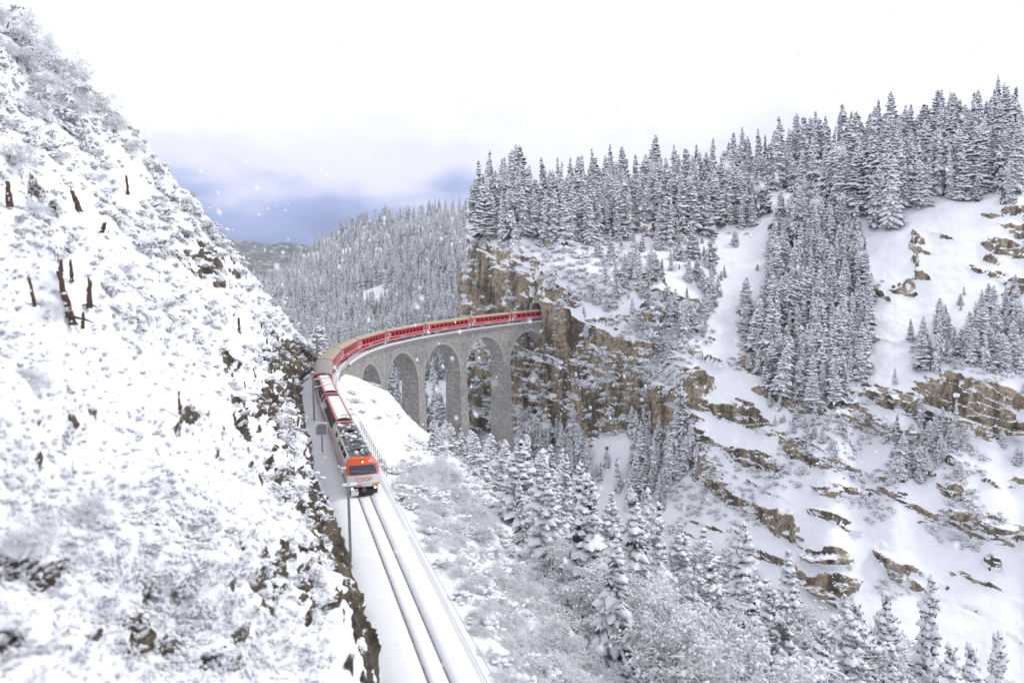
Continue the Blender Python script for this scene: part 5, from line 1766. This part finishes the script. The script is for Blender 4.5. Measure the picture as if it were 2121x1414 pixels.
# shrubs on the left hillside: photo spots
LS = [(60, 100, 4.6), (130, 160, 4.8), (15, 60, 5), (190, 225, 4.4), (235, 270, 4.0), (95, 190, 4.2), (275, 310, 3.2), (150, 240, 3.6), (60, 230, 3.0), (215, 190, 3.8), (305, 345, 2.4), (35, 130, 4.4), (330, 430, 1.4), (70, 440, 1.0), (120, 330, 1.6), (200, 370, 1.4), (20, 330, 1.6), (250, 560, 1.2), (440, 630, 1.2), (100, 640, .9), (180, 1060, 1.0), (60, 1120, 1.1), (480, 800, .9), (60, 790, .9)]
LS.sort()
for k, (px, py, H) in enumerate(LS):
    h = hit(px, py, ('left_hillside',))
    if h is None: continue
    e_ = empty('snowy_shrub', loc=h[0] - Vector((0, 0, .1)))
    e_.rotation_euler = (R2.normal() * .1, .25 + R2.normal() * .1, R2.uniform(0, 6.28)) if False else (R2.normal() * .12, R2.normal() * .12, R2.uniform(0, 6.28))
    f = H / 3
    e_.scale = (f * 1.35, f * 1.35, f)
    tag(e_, 'bare shrub bowed under snow on the left hillside, %s from left' % ordinal(k + 1), 'shrub', 'shrubs on the left hillside')
    link(bpy.data.objects.new('stem', STB), e_); link(bpy.data.objects.new('crown', BUSH[k % 3]), e_)

# weathered stumps and posts sticking out of the left slope
STP = [(12, 425, 34, 13, 0, 'thick brown stump at the left edge of the photo, high on the slope'), (62, 630, 46, 8, -8, 'thin leaning brown post on the left slope, nearest the left edge'), (142, 668, 100, 15, -12, 'tallest splintered dead trunk on the left slope'),
       (176, 634, 46, 12, 4, 'forked brown stump right of the tallest dead trunk'), (140, 580, 30, 8, 0, 'short grey post just above the tallest dead trunk'), (118, 566, 18, 9, 0, 'broken stub behind the tallest dead trunk'), (160, 436, 36, 12, -18, 'dark leaning stump in the upper left slope'),
       (262, 402, 34, 6, -3, 'slim dark post near the top of the left slope'), (162, 676, 20, 8, 5, 'low stub at the foot of the tallest dead trunk'), (363, 852, 34, 7, 0, 'snow-dusted grey post in the middle of the left slope'), (492, 690, 30, 7, 0, 'weathered post low on the slope near the bend'), (206, 480, 14, 10, 20, 'small dark stub below the leaning stump')]
for px, py, hp, wp, lean, lab in STP:
    h = hit(px, py, ('left_hillside',))
    if h is None: continue
    d = h[0].length; H = hp / F_PX * d * .85; w = wp / F_PX * d / 2 * .68
    e_ = empty('tree_stump', loc=h[0] + Vector((.25, -.1, -.1)))
    tag(e_, lab, 'stump', 'stumps and posts on the left slope')
    q = MB(); rr = random.Random(int(px * 7 + py)); rings = []
    lx = -math.tan(math.radians(lean))
    for j, u in enumerate((0, .08, .18, .3, .42, .55, .68, .8, .9, 1.0)):
        ww = w * (1.35 - .5 * u) * (1.2 if j == 0 else 1); zz = (H + .3) * u; bx_, by_ = rr.uniform(-.25, .25) * w, rr.uniform(-.25, .25) * w
        rings.append([Vector((ww * math.cos(a) * rr.uniform(.6, 1.3) - lx * zz + bx_, ww * math.sin(a) * rr.uniform(.6, 1.3) + by_, zz + (rr.uniform(-.10, .16) * H if j == 9 else 0))) for a in np.linspace(0, 2 * math.pi, 9, endpoint=False)])
    q.loft(rings); q.build('trunk', M_stump, e_)
    q = MB(); cz = H + .3
    q.loft([[Vector((w * .7 * f_ * math.cos(a) - lx * cz, w * .7 * f_ * math.sin(a), cz + g_ * w)) for a in np.linspace(0, 2 * math.pi, 8, endpoint=False)] for f_, g_ in ((1, -.1), (1.05, .25), (.5, .5))]); q.build('snow_cap', M_snow, e_, smooth=True)
    q = MB()
    for _ in range(int(3 + hp / 14)):
        z0 = rr.uniform(.05, .95) * H; r0 = w * rr.uniform(.35, .8); a = rr.uniform(2.2, 5.2)
        c = Vector((w * .9 * math.cos(a) - lx * z0, w * .9 * math.sin(a), z0))
        q.loft([[c + Vector((r0 * f_ * math.cos(b_), r0 * f_ * .8 * math.sin(b_), g_ * r0)) for b_ in np.linspace(0, 2 * math.pi, 6, endpoint=False)] for f_, g_ in ((.7, -.5), (1, 0), (.6, .6))])
    o_ = q.build('clinging_snow', M_snow, e_, smooth=True); o_['kind'] = 'stuff'
    if hp > 40:
        for sgn in (-1, 1):
            q = MB(); z0 = H * rr.uniform(.15, .3); q.tube([(-lx * z0, 0, z0), (sgn * H * .3, -.1, z0 * .6), (sgn * H * .5, -.2, z0 * .2)], [w * .5, w * .35, w * .1], 6); q.build('root', M_stump, e_)

# scrub and hummocks over the left hillside and ledges
sp_, sr_, ss_, si_ = [], [], [], []
for px in np.arange(-20, 690, 11):
    for py in np.arange(30, 1440, 11):
        jx, jy = px + R2.normal() * 5, py + R2.normal() * 5
        h = hit(jx, jy, ('left_hillside',))
        if h is None or h[3] > 190: continue
        if R2.random() < .30: continue
        g = fbm(np.array([[h[0].x, h[0].y, h[0].z]]), .12, 3, seed=88)[0]
        if any(abs(jx - q_[0]) < 26 and -q_[2] - 8 < jy - q_[1] < 30 for q_ in STP): continue
        if g < -.10 and R2.random() < (.12 if g > -.3 else .45): continue
        d = h[3]; sz = np.clip(d * 13 / F_PX * R2.uniform(.4, 1.4), .16, 1.6) * float(np.interp(g, [-.35, -.1, .05, .3], [.75, .95, 1.2, 1.8]))
        if g > .15 and R2.random() < .4: continue
        sp_.append((h[0] - Vector((0, 0, .05)))[:]); sr_.append((R2.normal() * .2, R2.normal() * .2 + .3, R2.uniform(0, 6.28))); ss_.append((sz * R2.uniform(.9, 1.5), sz, sz * R2.uniform(.6, 1.0))); si_.append(int(R2.integers(5)))
scatter('snowy_scrub', 'low snow-buried scrub and grass covering the left hillside', 'scrub', PIL, sp_, sr_, ss_, si_)
sp_, sr_, ss_, si_ = [], [], [], []
for px in np.arange(965, 2130, 10):
    for py in np.arange(480, 1330, 10):
        if R2.random() < (.34 if px < 1430 and py < 900 else .45): continue
        if 1085 < px < 1150 and 600 < py < 690: continue
        if px < 1090 and 480 < py < 660 and R2.random() < .5: continue
        jx, jy = px + R2.normal() * 5, py + R2.normal() * 5
        if any(inside(jx, jy, o) for o in OPEN): continue
        h = hit(jx, jy, ('gorge_wall',))
        if h is None: continue
        g = fbm(np.array([[h[0].x, h[0].y, h[0].z]]), .05, 3, seed=89)[0]
        cl = 960 < jx < 1430 and jy < 900
        if g < (-.25 if cl else .16): continue
        if h[1].z < .12 and R2.random() < (.66 if cl else .75): continue
        sz = R2.uniform(.7, 1.9) * (1.15 if cl else .8)
        sp_.append((h[0] - Vector((0, 0, .1)))[:]); sr_.append((R2.normal() * .2, R2.normal() * .2, R2.uniform(0, 6.28))); ss_.append((sz * 1.3, sz * 1.3, sz * R2.uniform(.8, 1.5))); si_.append(int(R2.integers(5)))
scatter('ledge_scrub', 'snow-capped dwarf scrub on the ledges of the gorge wall', 'scrub', PIL, sp_, sr_, ss_, si_)
sp_, sr_, ss_, si_ = [], [], [], []
for _ in range(1500):
    s = R2.uniform(-50, 92); o_ = R2.uniform(.4, 30) ** 1.0
    if s > 12 and o_ < 2 + (s - 12) * .22 and R2.random() < .93: continue
    p = straight(np.array(s), np.array(float(np.interp(s, _Sx, _Ox)) + 2.6 + o_), np.array(0.0)); z = ground(p[0], p[1], ('right_bank',))
    sz = R2.uniform(.4, 1.2)
    sp_.append((p[0], p[1], z - .05)); sr_.append((R2.normal() * .2, R2.normal() * .2, R2.uniform(0, 6.28))); ss_.append((sz * 1.3, sz * 1.3, sz)); si_.append(int(R2.integers(5)))
scatter('bank_scrub', 'snow-buried scrub along the edge of the bank', 'scrub', PIL, sp_, sr_, ss_, si_)

# ------------------------------------------------------------------ haze and falling snow
mb = MB(); mb.box((-4200, -1700, -90), (4200, 3400, 330))
hz = mb.build('haze', M_snow); hz.data.materials.clear()
m = bpy.data.materials.new('thin_winter_haze'); m.use_nodes = True
m.node_tree.nodes.clear()
vo = m.node_tree.nodes.new('ShaderNodeVolumePrincipled'); out = m.node_tree.nodes.new('ShaderNodeOutputMaterial')
vo.inputs['Color'].default_value = (0.93, 0.95, 1.0, 1)
vo.inputs['Density'].default_value = 0.00009
m.node_tree.links.new(vo.outputs[0], out.inputs['Volume'])
hz.data.materials.append(m)
tag(hz, 'thin winter haze filling the valley', 'haze', kind='stuff')

# falling snow: ragged clumps of flakes drifting through the air
fr_ = np.random.default_rng(4)
V, T = [], []
for _ in range(1500):
    d = 5.0 + 55 * fr_.random() ** .75
    c = ray(fr_.uniform(-100, 2221), fr_.uniform(-100, 1514)) * d
    r_ = fr_.uniform(.010, .034) * (1 + d / 60)
    ax = np.array([.35, .1, -1.0]) + fr_.normal(size=3) * .15; ax /= np.linalg.norm(ax)
    sx = np.cross(ax, [0, 1, 0]); sx /= np.linalg.norm(sx); sy = np.cross(ax, sx)
    o = np.array([sx, sy, -sx, -sy, ax * 1.9, -ax * 1.9]) * r_ * fr_.uniform(.7, 1.3, (6, 1)) + c
    b = len(V); V += list(o)
    T += [(b + i, b + (i + 1) % 4, b + 4) for i in range(4)] + [(b + (i + 1) % 4, b + i, b + 5) for i in range(4)]
fs = link(bpy.data.objects.new('falling_snow', np_mesh('falling_snow', V, np.array(T), [simple('snowflake_white', (0.93, 0.94, 0.95), 0.8)])))
tag(fs, 'snowflakes falling through the air over the valley', 'snowfall', kind='stuff')
